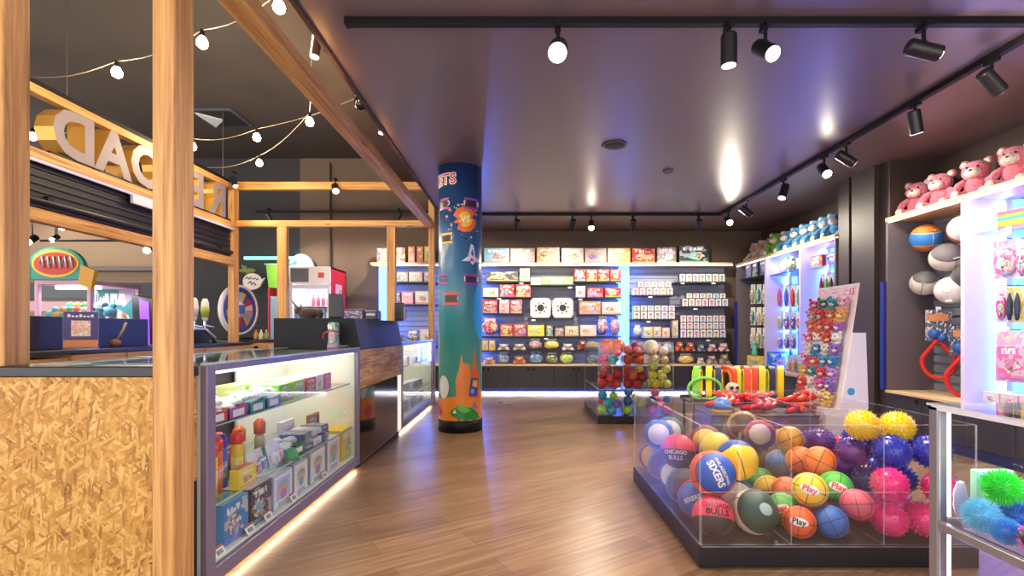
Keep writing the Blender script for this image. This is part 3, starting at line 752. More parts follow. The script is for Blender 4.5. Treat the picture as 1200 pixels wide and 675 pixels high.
carton(.3, .12, .10, (-1.77, 3.1, zs), 'yellow green pack at the back of the upper shelf', '#d9dd8e', rz=FX)
# far case
zz = (.1265, .3635, .7165)
for k, (y, z, w, h, c, lab) in enumerate([(6.3, zz[2], .12, .1, '#e9e6e2', 'white figure pack on the upper shelf of the far glass counter'), (6.75, zz[1], .3, .1, '#d9d2d4', 'pale toy pack on the middle shelf of the far glass counter'),
                                          (6.2, zz[1], .3, .12, '#c9b9c4', 'pinkish toy pack nearer on the middle shelf of the far glass counter'), (7.1, zz[1], .2, .09, '#a9b4c6', 'grey blue toy pack far on the middle shelf of the far counter')]):
    carton(w, .14, h, (-1.5, y, z), lab, c, rz=FX)
for i, y in enumerate((5.85, 6.12, 6.4, 6.68, 6.95, 7.2)):
    carton(.22, .17, .10 + .02 * (i % 3), (-1.52, y, zz[0]), 'boxed toy %s from the register block on the floor of the far glass counter' % ORD[i], ['#4a5a78', '#8f98a8', '#d4d6dc', '#5f7396', '#a8adb8', '#3f4c6a'][i], rz=FX)
t = thing('toy_camera', 'small round eyed white toy on the upper shelf of the far counter', 'toy', (-1.46, 6.85, zz[2]), FX)
MB().box(-.05, .05, -.03, .03, 0, .08, bev=.012).build('body', mat('#e4e2e0', .4), t); MB().cyl((0, -.03, .04), (0, -.05, .04), .03, seg=18).build('eye', mat('#3c4a5c', .2), t)
# on the register block
t = thing('register_screen', 'tall black screen standing on the register block', 'screen', (XX(394, 4.35), 4.35, 1.252), .2)
MB().box(-.05, .05, -.07, .07, 0, .012, bev=.003).build('base', BLK, t); MB().box(-.062, .062, -.02, .02, .012, .215, bev=.005).build('display', mat('#09080b', .2), t)
t = thing('register_screen', 'small black screen at the far end of the register block', 'screen', (XX(468, 5.45), 5.45, 1.252), 0)
MB().box(-.04, .04, -.05, .05, 0, .012, bev=.003).build('base', BLK, t); MB().box(-.05, .05, -.02, .02, .012, .2, bev=.004).build('display', mat('#09080b', .2), t)
MB().box(.05, .075, -.03, .03, 0.02, .14, bev=.004).build('card_slot', mat('#8f8a90', .4), t)
t = thing('gift_cone', 'patterned gift roll tied with red ribbon on the glass counter corner', 'gift roll', (XX(391, 4.0), 4.0, 1.01))
MB().lathe([(.05, 0), (.05, .01), (.042, .06), (.042, .13), (.048, .18), (.036, .2), (.02, .205)], 18).build('roll', printed('art', 14.), t, color='#5a8a5c')
MB().tube([(.047 * math.cos(a), .047 * math.sin(a), .13 + .006 * math.sin(3 * a)) for a in [k * PI / 8 for k in range(16)]], .006, 6, closed=True)\
    .tube([(-.045, -.02, .13), (-.07, -.03, .11), (-.075, -.03, .07)], .006, 6).build('ribbon', mat('#c8263c', .4), t)
MB().box(.06, .14, -.06, .0, 0, .02, bev=.005).build('change_tray', mat('#2a2426', .3), t)
t = thing('purple_box', 'purple printed box standing behind the register block top', 'box', (XX(415, 5.2), 5.2, 1.252), .1)
MB().box(-.11, .11, -.05, .05, 0, .12, bev=.006).build('carton', mat('#6a3a78', .35), t); MB().box(-.09, .09, -.052, -.05, .02, .1).build('front_art', SOFT, t, color='#7c4a90')
t = thing('receipt_printer', 'grey receipt printer beside the purple box', 'printer', (XX(437, 5.25), 5.25, 1.252), 0)
MB().box(-.07, .07, -.08, .08, 0, .11, bev=.015).build('body', mat('#55525c', .4), t); MB().box(-.045, .045, -.081, -.079, .05, .075).build('paper_slot', mat('#d9d4d0', .4), t)
t = thing('brown_figurine', 'dark brown crouching figurine on the register block in front of the fridge', 'figurine', (XX(362, 4.5), 4.5, 1.252), 0)
MB().sph((0, 0, .05), (.10, .05, .05), sub=3, rough=.2).sph((-.09, 0, .075), (.04, .035, .04), sub=2).sph((.10, .0, .045), (.035, .03, .045), sub=2).build('body', fuzzy('#4b352a'), t)
MB().tube([(-.10, -.01, .1), (-.135, -.02, .15), (-.15, -.02, .19)], [.012, .01, .004], 6).tube([(-.07, -.01, .1), (-.06, -.02, .14)], [.01, .004], 6).build('horn', mat('#a58a70', .4), t)

# ================================================================== BAR ALONG THE LETTER TRUSS
BARX = -4.1
PLY = wood('y', '#b98b52', '#d0a66c', '#9c713f')
t = thing('back_bar_counter', 'wooden back bar counter with black top under the letter truss', 'counter', (-4.1, 0, 0))
MB().box(-.55, 0, 4.5, 7.5, .08, .925).box(-.55, .0, 2.8, 4.49, .08, .9).build('carcass', PLY, t)
MB().box(-.6, .02, 2.8, 7.52, .93, .97, bev=.004).build('worktop', mat('#19181c', .3), t)
MB().box(-.55, -.04, 2.8, 7.5, 0, .08).build('plinth', BLK, t)
MB().box(-.33, -.30, 2.8, 5.85, .97, 1.28, bev=.004).box(-.33, -.30, 6.25, 7.0, .97, 1.22, bev=.004).build('upstand', mat('#15151c', .35), t)
k = 0
for y in (4.52, 5.15, 5.78, 6.41, 7.0):
    d = MB().box(0, .018, y, y + .60 if y < 6.9 else y + .48, .10, .92, bev=.002).build('door', PLY, t)
    yy = y + (.53 if k % 2 == 0 else .07)
    MB().cyl((.018, yy, .83), (.0195, yy, .83), .042, seg=20).build('finger_hole', mat('#120e0b', .8), d); k += 1
t = thing('menu_stand', 'purple and orange menu card in a clear stand on the back bar', 'menu stand', (-4.2, 4.73, .972), .6)
MB().box(-.13, .13, -.05, .06, 0, .006).box(-.13, .13, -.004, .0, 0, .36).build('clear_stand', pane((.98, .98, 1)), t)
MB().box(-.125, .125, -.009, -.005, .02, .355).build('card', mat('#3a2a78', .4), t)
MB().box(-.125, .125, -.011, -.009, .02, .085).build('orange_band', mat('#e5863c', .4), t)
MB().box(-.07, .07, -.011, -.009, .12, .27).build('notice_panel', SOFT, t, color='#f0b090')
b = MB()
for i in range(7): b.box(-.095 + i * .028, -.075 + i * .028, -.0112, -.009, .302, .318 + .012 * (i % 3 == 0), bev=.003)
b.build('heading', mat('#efe2dc', .5), t)
t = thing('straw_jar', 'small clear jar with a tilted brown ladle on the back bar', 'jar', (-4.2, 5.13, .972))
MB().lathe([(.055, 0), (.075, .01), (.06, .12), (.05, .13)], 16).build('jar', pane((.9, .86, .82), name='clear_glass'), t)
MB().sph((0, 0, .045), (.05, .05, .04), sub=2).build('contents', mat('#a5785a', .6), t); MB().tube([(0, 0, .05), (.03, .06, .18), (.04, .09, .26)], .012, 8).build('ladle', mat('#b59a80', .4), t)
for i, (y, c) in enumerate([(6.40, '#d8d2c8'), (6.62, '#a9c23e')]):
    t = thing('beer_tap', ['white handled beer tap on the silver font', 'green and gold handled beer tap on the silver font'][i], 'beer tap', (-4.22, y, 1.17))
    MB().cyl((0, 0, 0), (0, 0, .1), .018, seg=12).cyl((0, 0, .05), (.12, 0, .02), .014, seg=10).build('spout', mat('#c9ccd2', .15, 1.), t)
    MB().lathe([(.02, .1), (.035, .13), (.05, .25), (.045, .35), (.025, .4)], 16).build('handle', mat('#e8e6de', .3), t)
    MB().lathe([(.040, .15), (.052, .25), (.050, .29)], 16).build('badge', mat(c, .3), t)
tag(MB().tube([(0, -.2, 0), (0, -.2, .14), (0, 0, .2), (0, .2, .2), (0, .42, .08), (0, .45, 0)], .03, 12).build('beer_font', mat('#d4d7dc', .12, 1.), loc=(-4.26, 6.45, .972)), 'curved silver beer font pipe on the back bar', 'beer font')
# prize wheel
t = thing('prize_spinner', 'round prize wheel with coloured wedges on the short bar behind the corner post', 'prize wheel', (XX(279, 8.1), 8.1, 1.002), rot=(0, 0, math.radians(80)))
wm = [mat(c, .35) for c in ('#e7e4ea', '#c9345b', '#3b62b5', '#d9b23c', '#79b8d9', '#d88aa8')]
Mw = Mt(0, 0, .48) @ Mr(PI/2, 'X')
b = MB()
for k in range(18):
    a0, a1 = 2 * PI * k / 18, 2 * PI * (k + 1) / 18; mid = (a0 + a1) / 2
    b.prism([(.12 * math.cos(a0), .12 * math.sin(a0)), (.30 * math.cos(a0), .30 * math.sin(a0)), (.304 * math.cos(mid), .304 * math.sin(mid)), (.30 * math.cos(a1), .30 * math.sin(a1)), (.12 * math.cos(a1), .12 * math.sin(a1))], .0, .03, M=Mw, mi=k % 6)
b.build('wedges', wm, t)
ring = lambda r0, r1, z0, z1: [(r0, z0), (r1, z0), (r1, z1), (r0, z1), (r0, z0)]
MB().lathe(ring(.30, .37, -.01, .04), 40, M=Mw).build('blue_rim', mat('#2c4fa6', .3), t)
MB().lathe(ring(.37, .41, -.02, .05), 40, M=Mw).build('white_rim', mat('#eceaf2', .3), t)
MB().lathe([(.13, 0), (.13, .035), (.05, .05), (.01, .055)], 24, M=Mw).build('hub', wm[0], t)
MB().box(-.08, .08, -.06, -.055, .42, .56).build('centre_card', mat('#2f6fc4', .4), t)
MB().box(-.22, .22, -.12, .12, 0, .03, bev=.006).box(-.05, .05, .02, .06, .03, .5).build('stand', BLK, t)
MB().tube([(-.33, -.06, .86), (-.27, -.07, .80), (-.24, -.07, .74)], .012, 8).build('pointer', mat('#1c1b20', .4), t)
t = thing('short_bar_counter', 'short wooden counter with black top behind the corner post', 'counter', (-4.25, 7.78, 0))
MB().box(-.75, .28, .0, .65, .08, .955).build('carcass', wood('x', '#b98b52', '#d0a66c', '#9c713f'), t); MB().box(-.75, .29, -.02, .66, .96, 1.0, bev=.004).build('worktop', mat('#19181c', .3), t)
MB().box(-.74, .28, .03, .6, 0, .08).build('plinth', BLK, t)
for s_, hx_ in ((-.6, .14), (-.165, .05)):
    d_ = MB().box(s_, s_ + .42, -.016, 0, .1, .94, bev=.002).build('door', wood('x', '#b98b52', '#d0a66c', '#9c713f'), t)
    q_ = XX(300 if s_ < 0 else 308, 7.76) + 4.25
    MB().cyl((q_, -.0162, .87), (q_, -.0175, .87), .035, seg=18).build('finger_hole', mat('#120e0b', .8), d_)
# signs near the bar's far wall
t = thing('leaf_sign', 'white leaf shaped sign with dark script on the dark wall above the prize wheel', 'sign', (XX(296, 9.0), 9.0, ZZ(330, 9.0)), 0)
pts = [(.17 * math.cos(a), .15 * math.sin(a)) for a in [2 * PI * k / 28 for k in range(28)]]; pts[0] = (.23, .07)
MB().prism(pts, -.02, .02, M=UP).build('board', mat('#efeae4', .5), t)
MB().tube([(-.12, -.024, .05), (-.09, -.024, .09), (-.06, -.024, .04), (-.03, -.024, .08), (.0, -.024, .05)], .008, 6).tube([(.02, -.024, .04), (.06, -.024, .07), (.09, -.024, .03), (.12, -.024, .05)], .008, 6).tube([(-.07, -.024, -.03), (-.02, -.024, -.0), (.0, -.024, -.06), (.04, -.024, -.02), (.07, -.024, -.07)], .009, 6).build('script', BLK, t)
MB().tube([(-.05, 0, .1), (-.1, .0, .17), (-.14, 0, .26), (-.2, 0, .3)], [.015, .03, .035, .01], 8).sph((-.04, 0, .2), (.1, .03, .045), sub=2).sph((-.17, 0, .2), (.08, .03, .04), sub=2).build('leaf_sprig', mat('#7d8c3f', .5), t)
t = thing('green_banner', 'lime green hanging banner with blue print left of the fridge', 'banner', (XX(323, 8.9), 8.9, ZZ(337, 8.9)), .05)
MB().prism([(-.17, .42), (-.12, .0), (.16, -.02), (.2, .42)], -.008, .008, M=UP).build('cloth', mat('#7cc63c', .6), t)
MB().prism([(-.05, .14), (.05, .10), (.10, .22), (.0, .30), (-.06, .24)], -.012, -.008, M=UP).build('print', mat('#2a5fb0', .6), t)
MB().cyl((-.2, 0, .42), (.22, 0, .42), .012, seg=8).build('pole', mat('#bcd6c4', .4), t)
tag(MB().box(-.5, .42, -.02, .02, 0, .05, bev=.01).build('green_sign_light', emit((.1, .9, .55), 2.5, 'green_glow'), loc=(XX(318, 9.1), 9.1, ZZ(304, 9.1))), 'green glowing light strip above the lime banner', 'light strip')
t = thing('clear_dome', 'pale blue rounded dome top showing above the green strip', 'dome', (XX(353, 9.27), 9.27, ZZ(316, 9.27)))
MB().sph((0, 0, 0), (.26, .1, .3), sub=3).build('dome', mat('#a9bfd8', .25), t)
for i, px in enumerate((300, 306, 312)):
    t = thing('bar_bottle', 'small bottle %s from the prize wheel on the bar end' % ORD[i], 'bottle', (XX(px, 7.95), 7.95, 1.002), group='bottles on the bar end')
    MB().lathe([(.03, 0), (.032, .01), (.032, .09), (.012, .13), (.012, .16)], 14).build('bottle', mat(['#b5823c', '#cfc9b8', '#7a8f3a'][i], .2), t); MB().lathe([(.014, .16), (.014, .18)], 12).build('cap', BLK, t)
# fridge
fx, fy = XX(364, 8.35), 8.35
t = thing('drinks_fridge', 'red sided drinks fridge with glass door behind the register block', 'fridge', (fx, fy, 0))
W2 = .345
MB().box(-W2, -W2 + .03, 0, .72, .1, 2.22, bev=.004).box(W2 - .03, W2, 0, .72, .1, 2.22, bev=.004).box(-W2, W2, 0, .72, 2.19, 2.22).box(-W2, W2, 0, .72, .08, .12).box(-W2, W2, .69, .72, .1, 2.2).build('cabinet', mat('#c11c30', .3), t)
MB().box(-W2 + .03, W2 - .03, .66, .69, .12, 2.19).box(-W2 + .03, -W2 + .04, .0, .66, .12, 2.19).box(W2 - .04, W2 - .03, .0, .66, .12, 2.19).build('liner', mat('#dfe6f4', .4), t)
MB().box(-W2, W2, -.03, 0, 1.93, 2.22, bev=.006).build('header', mat('#dcdde4', .35), t)
MB().box(-W2 + .02, -.02, -.034, -.03, 1.96, 2.19).build('header_print', mat('#5b5a62', .4), t); MB().box(.14, .24, -.034, -.03, 2.03, 2.12).build('header_logo', mat('#c9414f', .4), t)
b = MB()
for x0, x1, z0, z1 in ((-W2, -W2 + .05, .15, 1.92), (W2 - .05, W2, .15, 1.92), (-W2 + .05, W2 - .05, .15, .22), (-W2 + .05, W2 - .05, 1.85, 1.92)): b.box(x0, x1, -.03, 0, z0, z1, bev=.004)
dr = b.build('door_frame', mat('#cfd2dc', .3), t); MB().box(-W2 + .05, W2 - .05, -.018, -.012, .22, 1.85).build('door_glass', pane(refl=.5), t)
MB().box(-W2 + .01, -W2 + .03, -.06, -.03, .9, 1.3, bev=.006).build('handle', BLK, dr)
MB().box(W2, W2 + .004, .2, .5, 1.2, 1.95).build('side_print', SOFT, t, color='#d84a58')
for k in range(5): MB().box(-W2 + .03, W2 - .03, .05, .64, .55 + k * .25, .56 + k * .25).build('shelf', mat('#c6ccd8', .4), t)
MB().box(-W2 + .05, W2 - .05, .02, .05, 1.86, 1.89).build('lamp_strip', emit((.85, .93, 1), 8, 'fridge_light'), t)
lamp('AREA', 'fridge_lamp', (0, .1, 1.8), 5, (.85, .92, 1), t, shape='RECTANGLE', size=.5, size_y=.2)
MB().box(-W2, W2, .0, .7, 0, .08).build('kick', BLK, t)
bt = None; cols = ['#5a9fd4', '#8cc4e8', '#d8dbe4', '#b7364a', '#6d5db0', '#7fb4dc']
for k in range(1, 5):
    for i in range(7):
        lab = 'drink bottle %s from the handle on the %s fridge shelf from the top' % (ORD[i], ORD[4 - k])
        loc = (fx - .25 + i * .083, fy + .12, .561 + k * .25)
        o = MB().lathe([(.03, 0), (.033, .01), (.033, .12), (.013, .165), (.013, .185), (.016, .187), (.016, .2)], 12).build('drink_bottle', mat(cols[(k * 2 + (i // 3)) % 6], .25), loc=loc)
        tag(o, lab, 'bottle', 'bottles in the drinks fridge')
t = thing('blue_cabinet', 'blue edged machine showing between the post and the fridge', 'machine', (XX(330, 8.8), 8.8, 0))
MB().box(-.22, .12, 0, .5, 0, 1.75, bev=.01).build('body', mat('#8fb8e0', .4), t); MB().box(-.24, -.2, -.02, .3, 0, 1.9, bev=.01).build('red_edge', mat('#b3202e', .4), t)
# ================================================================== ARCADE HALL SEEN THROUGH THE BAR
def claw(px0, px1, d):
    x0, x1 = XX(px0, d), XX(px1, d); w = x1 - x0; zt = ZZ(332, d)
    t = thing('claw_machine', 'big prize crane machine with rainbow oval marquee beyond the bar', 'arcade machine', ((x0 + x1) / 2, d, 0)); h = w / 2
    MB().box(-h, h, 0, 1.2, 0, .75, bev=.02).build('base_cabinet', mat('#3b3440', .4), t)
    b = MB()
    for x in (-h, h - .07): b.box(x, x + .07, 0, .07, .75, zt, bev=.006).box(x, x + .07, 1.13, 1.2, .75, zt, bev=.006)
    b.box(-h, h, 0, 1.2, zt - .02, zt + .06, bev=.01); b.build('cabinet_frame', mat('#e6b7d8', .35), t)
    MB().box(-h + .07, h - .07, 1.14, 1.16, .75, zt).build('back_print', printed('art', 3.), t, color='#2f8f9a')
    MB().box(-h + .08, h - .08, .1, 1.12, .76, 1.30).build('prize_bed', mat('#d8d2d8', .6), t)
    MB().box(-h + .07, h - .07, .03, .04, .75, zt).build('front_glass', pane(refl=.5), t)
    MB().box(-h + .1, h - .1, .3, .36, zt - .08, zt - .03).build('lamp_strip', emit((1, .96, .95), 2, 'machine_light'), t)
    MB().cyl((.1, .6, zt), (.1, .6, zt - .35), .02, seg=8).cyl((.1, .6, zt - .35), (.1, .6, zt - .5), .09, .04, seg=12).build('claw', mat('#c9ccd2', .2, 1.), t)
    Mm = Mt(0, -.05, zt + .06) @ UP
    pts = lambda a, b, n=30: [(a * math.cos(PI * 2 * k / n), .33 + b * math.sin(PI * 2 * k / n)) for k in range(n)]
    MB().prism([(-h, 0), (h, 0), (h * 1.0, .2)] + [(h * math.cos(PI * k / 16), .2 + .38 * math.sin(PI * k / 16)) for k in range(1, 16)] + [(-h, .2)], 0, .08, M=Mm).build('marquee', mat('#2fa08c', .4), t)
    MB().prism([(u, v - .05) for u, v in pts(h * .82, .25)], .08, .09, M=Mm).build('yellow_oval', mat('#f0cc2c', .4), t)
    MB().prism([(u, v - .05) for u, v in pts(h * .74, .2)], .09, .10, M=Mm).build('red_oval', mat('#d23a2a', .4), t)
    b = MB()
    for i in range(6): b.tube([Mm @ Vector((-h * .5 + i * h * .2, .28 + .05 * (i % 2), .11)), Mm @ Vector((-h * .42 + i * h * .2, .40, .11)), Mm @ Vector((-h * .36 + i * h * .2, .2, .11))], .02, 6)
    b.build('lettering_strokes', mat('#c9c3cf', .4), t)
    MB().prism([(h * .8, -.08), (h * 1.25, -.18), (h * 1.38, .16), (h * .9, .26)], .02, .09, M=Mm).build('yellow_scroll', mat('#e0a727', .4), t)
    MB().prism([(-h * 1.02, .0), (-h * .9, 0), (-h * .9, .3), (-h * 1.02, .34)], .02, .10, M=Mm).build('yellow_side', mat('#e6bf2c', .4), t)
    for i in range(14):
        o = MB().sph((0, 0, 0), (.13, .12, .11), sub=2, rough=.25, seed=i).sph((.06, 0, .12), .07, sub=1).build('prize_plush', fuzzy(['#2fb5b0', '#e08a3c', '#3d9c4e', '#d84a4a', '#e9e3d8', '#2a3a4a', '#78c8e0'][i % 7]), loc=((x0 + x1) / 2 - h * .8 + (i % 7) * h * .265, d + .25 + .3 * (i // 7), 1.41 + .1 * (i // 7)))
        tag(o, 'soft prize %s along the %s row inside the crane machine' % (ORD[i % 7], ['front', 'back'][i // 7]), 'plush toy', 'prizes in the crane machine')
    lamp('AREA', 'machine_lamp', (0, .5, zt - .1), 9, (1, .97, .95), t, shape='RECTANGLE', size=1.2, size_y=.6)
claw(40, 106, 9.0)
t = thing('grey_machine', 'grey glazed arcade cabinet right of the crane machine', 'arcade machine', (XX(116, 10.35), 10.35, 0))
MB().box(-.17, .17, 0, .8, 0, 2.15, bev=.02).build('cabinet', mat('#a8a3ae', .35), t)
for x in (-.15, .1): MB().box(x, x + .06, -.02, 0, .3, 2.05).build('light_edge', emit((.9, .75, 1), 1.2, 'pink_edge'), t)
MB().box(-.08, .08, -.015, 0, .8, 1.9).build('screen', mat('#5a5f6c', .15), t)
t = thing('red_sign_machine', 'arcade cabinet topped by a red and white box sign', 'arcade machine', (XX(133, 11.3), 11.3, 0))
MB().box(-.22, .22, 0, .6, 0, 1.45, bev=.02).build('cabinet', mat('#4a2c28', .4), t); MB().box(-.2, .2, -.02, 0, 1.25, 1.38).build('marquee', SOFT, t, color='#7d2a2a')
MB().box(-.05, .18, -.05, .15, 1.72, 2.02, bev=.01).build('red_box', mat('#c81f3a', .35), t); MB().box(-.2, -.05, -.05, .1, 1.70, 1.85, bev=.01).build('white_box', mat('#ece6ea', .4), t)
MB().cyl((-.05, .05, 1.45), (.08, .05, 1.75), .04, seg=10).cyl((.15, .05, 1.45), (.05, .05, 1.75), .04, seg=10).build('struts', mat('#c9a15a', .4), t)
t = thing('purple_machine', 'tilted black arcade cabinet with purple side near the knotty post', 'arcade machine', (XX(167, 9.7), 9.7, 0), -.3)
MB().prism([(-.15, 0), (.3, 0), (.25, 1.75), (-.3, 1.85)], 0, .6, M=UP @ Matrix.Scale(-1, 4, (0, 0, 1))).build('cabinet', mat('#1a1820', .35), t)
MB().prism([(.02, .1), (.22, .1), (.18, 1.7), (-.08, 1.78)], -.012, -.002, M=UP @ Matrix.Scale(-1, 4, (0, 0, 1))).build('purple_panel', emit((.25, .03, .7), .8, 'purple_panel'), t)
tag(MB().box(-2.6, 1.3, 0, .3, 0, .26, bev=.01).build('hall_sign_fascia', mat('#d9a9b4', .5), loc=(XX(150, 12.89), 12.89, ZZ(365, 12.89))), 'pale pink fascia across the far arcade hall', 'fascia')
tag(MB().box(-3.2, 1.6, 0, .2, 0, .42, bev=.01).build('hall_sign_board', mat('#27353c', .5), loc=(XX(150, 12.99), 12.99, ZZ(350, 12.99))), 'dark teal board above the pink fascia in the hall', 'board')
tag(MB().box(-3.4, 1.6, -.1, .1, 0, .12, bev=.01).build('hall_pelmet_rail', mat('#6e5f66', .5), loc=(XX(150, 13.09), 13.09, ZZ(318, 13.09))), 'mauve pelmet along the tan hall wall', 'pelmet')
for x, y in ((-12, 12.4), (-9.8, 12.4)): lamp('SPOT', 'hall_lamp', (x, y - .6, 4.2), 38, WARM, spot_size=2.2, spot_blend=.6, shadow_soft_size=.1).rotation_euler = (math.radians(35), 0, 0)
lamp('POINT', 'hall_fill', (-9.5, 8, 3.9), 45, (1, .9, .85), shadow_soft_size=.3)
for i, (px, py) in enumerate([(34, 283), (173, 293), (74, 266), (62, 281)]):
    d = [8.8, 8.8, 9.5, 11.5][i]; p = P(px, py, d)
    t = thing('hall_spotlight', ['lit hall spotlight at the edge of the near left post', 'lit hall spotlight right beside the knotty post', 'lit hall spotlight under the lower rail above the crane machine', 'small far hall spotlight over the crane machine'][i], 'spotlight', p)
    MB().cyl((0, .12, .1), (0, 0, 0), .06, seg=14).cyl((0, .06, .06), (0, .08, 4.4 - p.z), .01, seg=6).build('lamp_housing', BLK, t)
    MB().sph((0, -.02, -.01), .055, sub=2).build('lens', LENS_ON, t)
tag(MB().cyl((-1.9, 0, 0), (.4, 0, 0), .02, seg=8).cyl((-1.6, 0, 0), (-1.6, 0, 1.6), .008, seg=6).cyl((.2, 0, 0), (.2, 0, 1.6), .008, seg=6).build('hall_track', BLK, loc=(XX(170, 9.0), 9.0, ZZ(282, 9.0))), 'thin black lighting rail in the hall over the tan wall', 'track')

# ================================================================== PAINTED PILLAR
pc = Vector((XX(539.5, 5.76), 5.76, 0)); pr = .25
def pillar_mat():
    m, nt, b = newmat('pillar_wrap_print')
    sp = nt.nodes.new('ShaderNodeSeparateXYZ'); nt.links.new(coords(nt), sp.inputs[0])
    z = N(nt, sp.outputs[2]) / 3.02
    col = ramp(nt, z, [(.16, '#62bfa8'), (.34, '#41a09c'), (.55, '#3a7494'), (.75, '#345c90'), (.92, '#24457a')])
    nt.links.new(col, b.inputs['Base Color']); b.inputs['Roughness'].default_value = .3
    return m
t = thing('pillar', 'round pillar wrapped in a teal space print with orange towers', 'pillar', pc)
MB().lathe([(pr, .13), (pr, 3.02)], 64).build('wrap', pillar_mat(), t)
MB().lathe([(pr + .006, 0), (pr + .006, .135), (pr, .137)], 48).build('base_band', BLK, t)
va = math.atan2(-pc.x, -pc.y) * 0 + math.atan2(0 - pc.y, 0 - pc.x)     # direction from the pillar to the camera
def wrapv(p):        # (u along the surface, v height, w out) -> cylinder
    a = va + p.x / pr
    rr = pr + .0012 + p.z
    return Vector((rr * math.cos(a), rr * math.sin(a), p.y))
# px -> arc length on the pillar's face
def ua(px):
    s = max(-1, min(1, (px - 539.5) / 24.8)); return math.asin(s) * pr
def zv(py): return ZZ(py, 5.53)
def decal(name, poly, c, off=0., parent=t, m=None, thick=.0006):
    """polygon printed on the wrap: triangulated finely so it follows the curve"""
    bm = bmesh.new(); f = bm.faces.new([bm.verts.new((u, v, 0)) for u, v in poly])
    bmesh.ops.triangulate(bm, faces=bm.faces[:])
    for _ in range(5):
        e = [e for e in bm.edges if e.calc_length() > .03]
        if not e: break
        bmesh.ops.subdivide_edges(bm, edges=e, cuts=1); bmesh.ops.triangulate(bm, faces=[f for f in bm.faces if len(f.verts) > 3])
    bm.verts.index_update()
    vs = [wrapv(Vector((v.co.x, v.co.y, off))) for v in bm.verts]; fs = [[v.index for v in f.verts] for f in bm.faces]; bm.free()
    return MB().add(vs, fs).build(name, m or mat(c, .35), parent)
def pp(lst): return [(ua(x), zv(y)) for x, y in lst]
orange_g = mat('#ee7d2c', .35, var=.12, nscale=5)
decal('orange_ground', [(-.5, .137), (.42, .137), (.42, zv(462)), (ua(552), zv(455)), (ua(540), zv(462)), (ua(528), zv(466)), (ua(516), zv(468)), (-.5, zv(470))], None, 0, m=mat('#f08a28', .35, var=.15, nscale=6))
decal('orange_tower', pp([(535, 464), (534, 446), (537, 436), (539, 427), (540.5, 416), (541.5, 416), (542, 424), (545, 426), (549, 427), (551, 440), (552, 464)]), '#e8862c', .0006)
decal('orange_spire', pp([(549, 466), (551, 440), (553, 428), (555, 407), (557, 428), (560, 440), (561, 468)]), '#e0662e', .0012)
decal('planet', [(ua(562) + .13 * math.cos(a) * 1.0, zv(363) + .33 * math.sin(a)) for a in [2 * PI * k / 40 for k in range(40)]], '#2aa3d8', .0006)
decal('blue_phone', pp([(548.5, 464), (551, 443), (559.5, 444), (558, 466)]), '#3b4f9e', .0018); decal('phone_screen', pp([(552.5, 453), (553.5, 446), (558.5, 446.5), (558, 455)]), '#f0a83c', .0024)
decal('phone_keys', pp([(550.5, 461), (551.2, 456), (555, 457), (554.3, 462)]), '#7fa6d8', .0024)
decal('pink_gem', pp([(514, 482), (516.5, 474), (519.5, 484), (516, 494)]), '#d8266c', .001); decal('lilac_cone', pp([(551, 480), (555, 470), (559, 480)]), '#a667b8', .001)
decal('white_astronaut', [(ua(518) + .05 + .08 * math.cos(a), zv(454) + .13 * math.sin(a)) for a in [2 * PI * k / 24 for k in range(24)]], '#dfe3de', .001)
dino = [(529, 482), (533, 478), (537, 475), (541, 476), (545, 477), (552, 478), (558, 484), (561, 492), (557, 493), (556, 497), (553, 497), (552, 492), (548, 492), (547, 498), (543, 498), (543, 492), (540, 491), (540, 497), (537, 497), (536, 490), (531, 488), (529, 485)]
decal('green_dinosaur', pp(dino), '#2c8a3c', .0014); decal('dinosaur_frill', pp([(535, 478), (540, 474), (546, 476), (551, 482), (545, 484), (540, 482)]), '#6cc04a', .002); decal('dinosaur_horn', pp([(531, 484), (533.5, 479), (535.5, 484)]), '#e9e6d6', .0026)
# tickets
def pticket(pxc, pyc, w, h, c, txt):
    u, v = ua(pxc), zv(pyc)
    notch = h * .22
    decal('ticket', [(u - w/2, v - h/2), (u + w/2, v - h/2), (u + w/2 - notch, v - h * .2), (u + w/2 - notch, v + h * .2), (u + w/2, v + h/2), (u - w/2, v + h/2), (u - w/2 + notch, v + h * .2), (u - w/2 + notch, v - h * .2)], c, .001)
    decal('ticket_panel', [(u - w * .36, v - h * .3), (u + w * .36, v - h * .3), (u + w * .36, v + h * .3), (u - w * .36, v + h * .3)], '#3a2530', .0016)
    MB().text(txt, h * .62, Mt(u, v, .0012), depth=.0002, bold=.02, cut=.03, warp=lambda p: wrapv(p)).build('ticket_number', mat('#efe6e0', .5), t)
pticket(521, 238, .17, .125, '#b04a9c', '5 000'); pticket(552, 238, .19, .125, '#9a3fae', '10 000'); pticket(524, 279, .17, .12, '#e8c22e', '1000')
pticket(520, 326, .16, .115, '#a8409a', '500'); pticket(552, 327, .2, .12, '#8f3fb0', '10 000'); pticket(529, 350, .21, .135, '#e0452f', '1000')
b1, b2 = (ua(545), zv(257)), None
def star(c, r0, r1, n): return [(c[0] + (r0 if k % 2 else r1) * math.cos(PI * k / n), c[1] + (r0 if k % 2 else r1) * math.sin(PI * k / n) * 1.05) for k in range(2 * n)]
decal('burst', star(b1, .085, .14, 11), '#e8702a', .0008); decal('burst_core', star(b1, .05, .085, 9), '#f3c247', .0014)
MB().text('VS', .10, Mt(b1[0], b1[1], .0022), depth=.0002, bold=.02, cut=.03, warp=lambda p: wrapv(p)).build('burst_lettering', mat('#fbf0c8', .5), t)
b = MB()
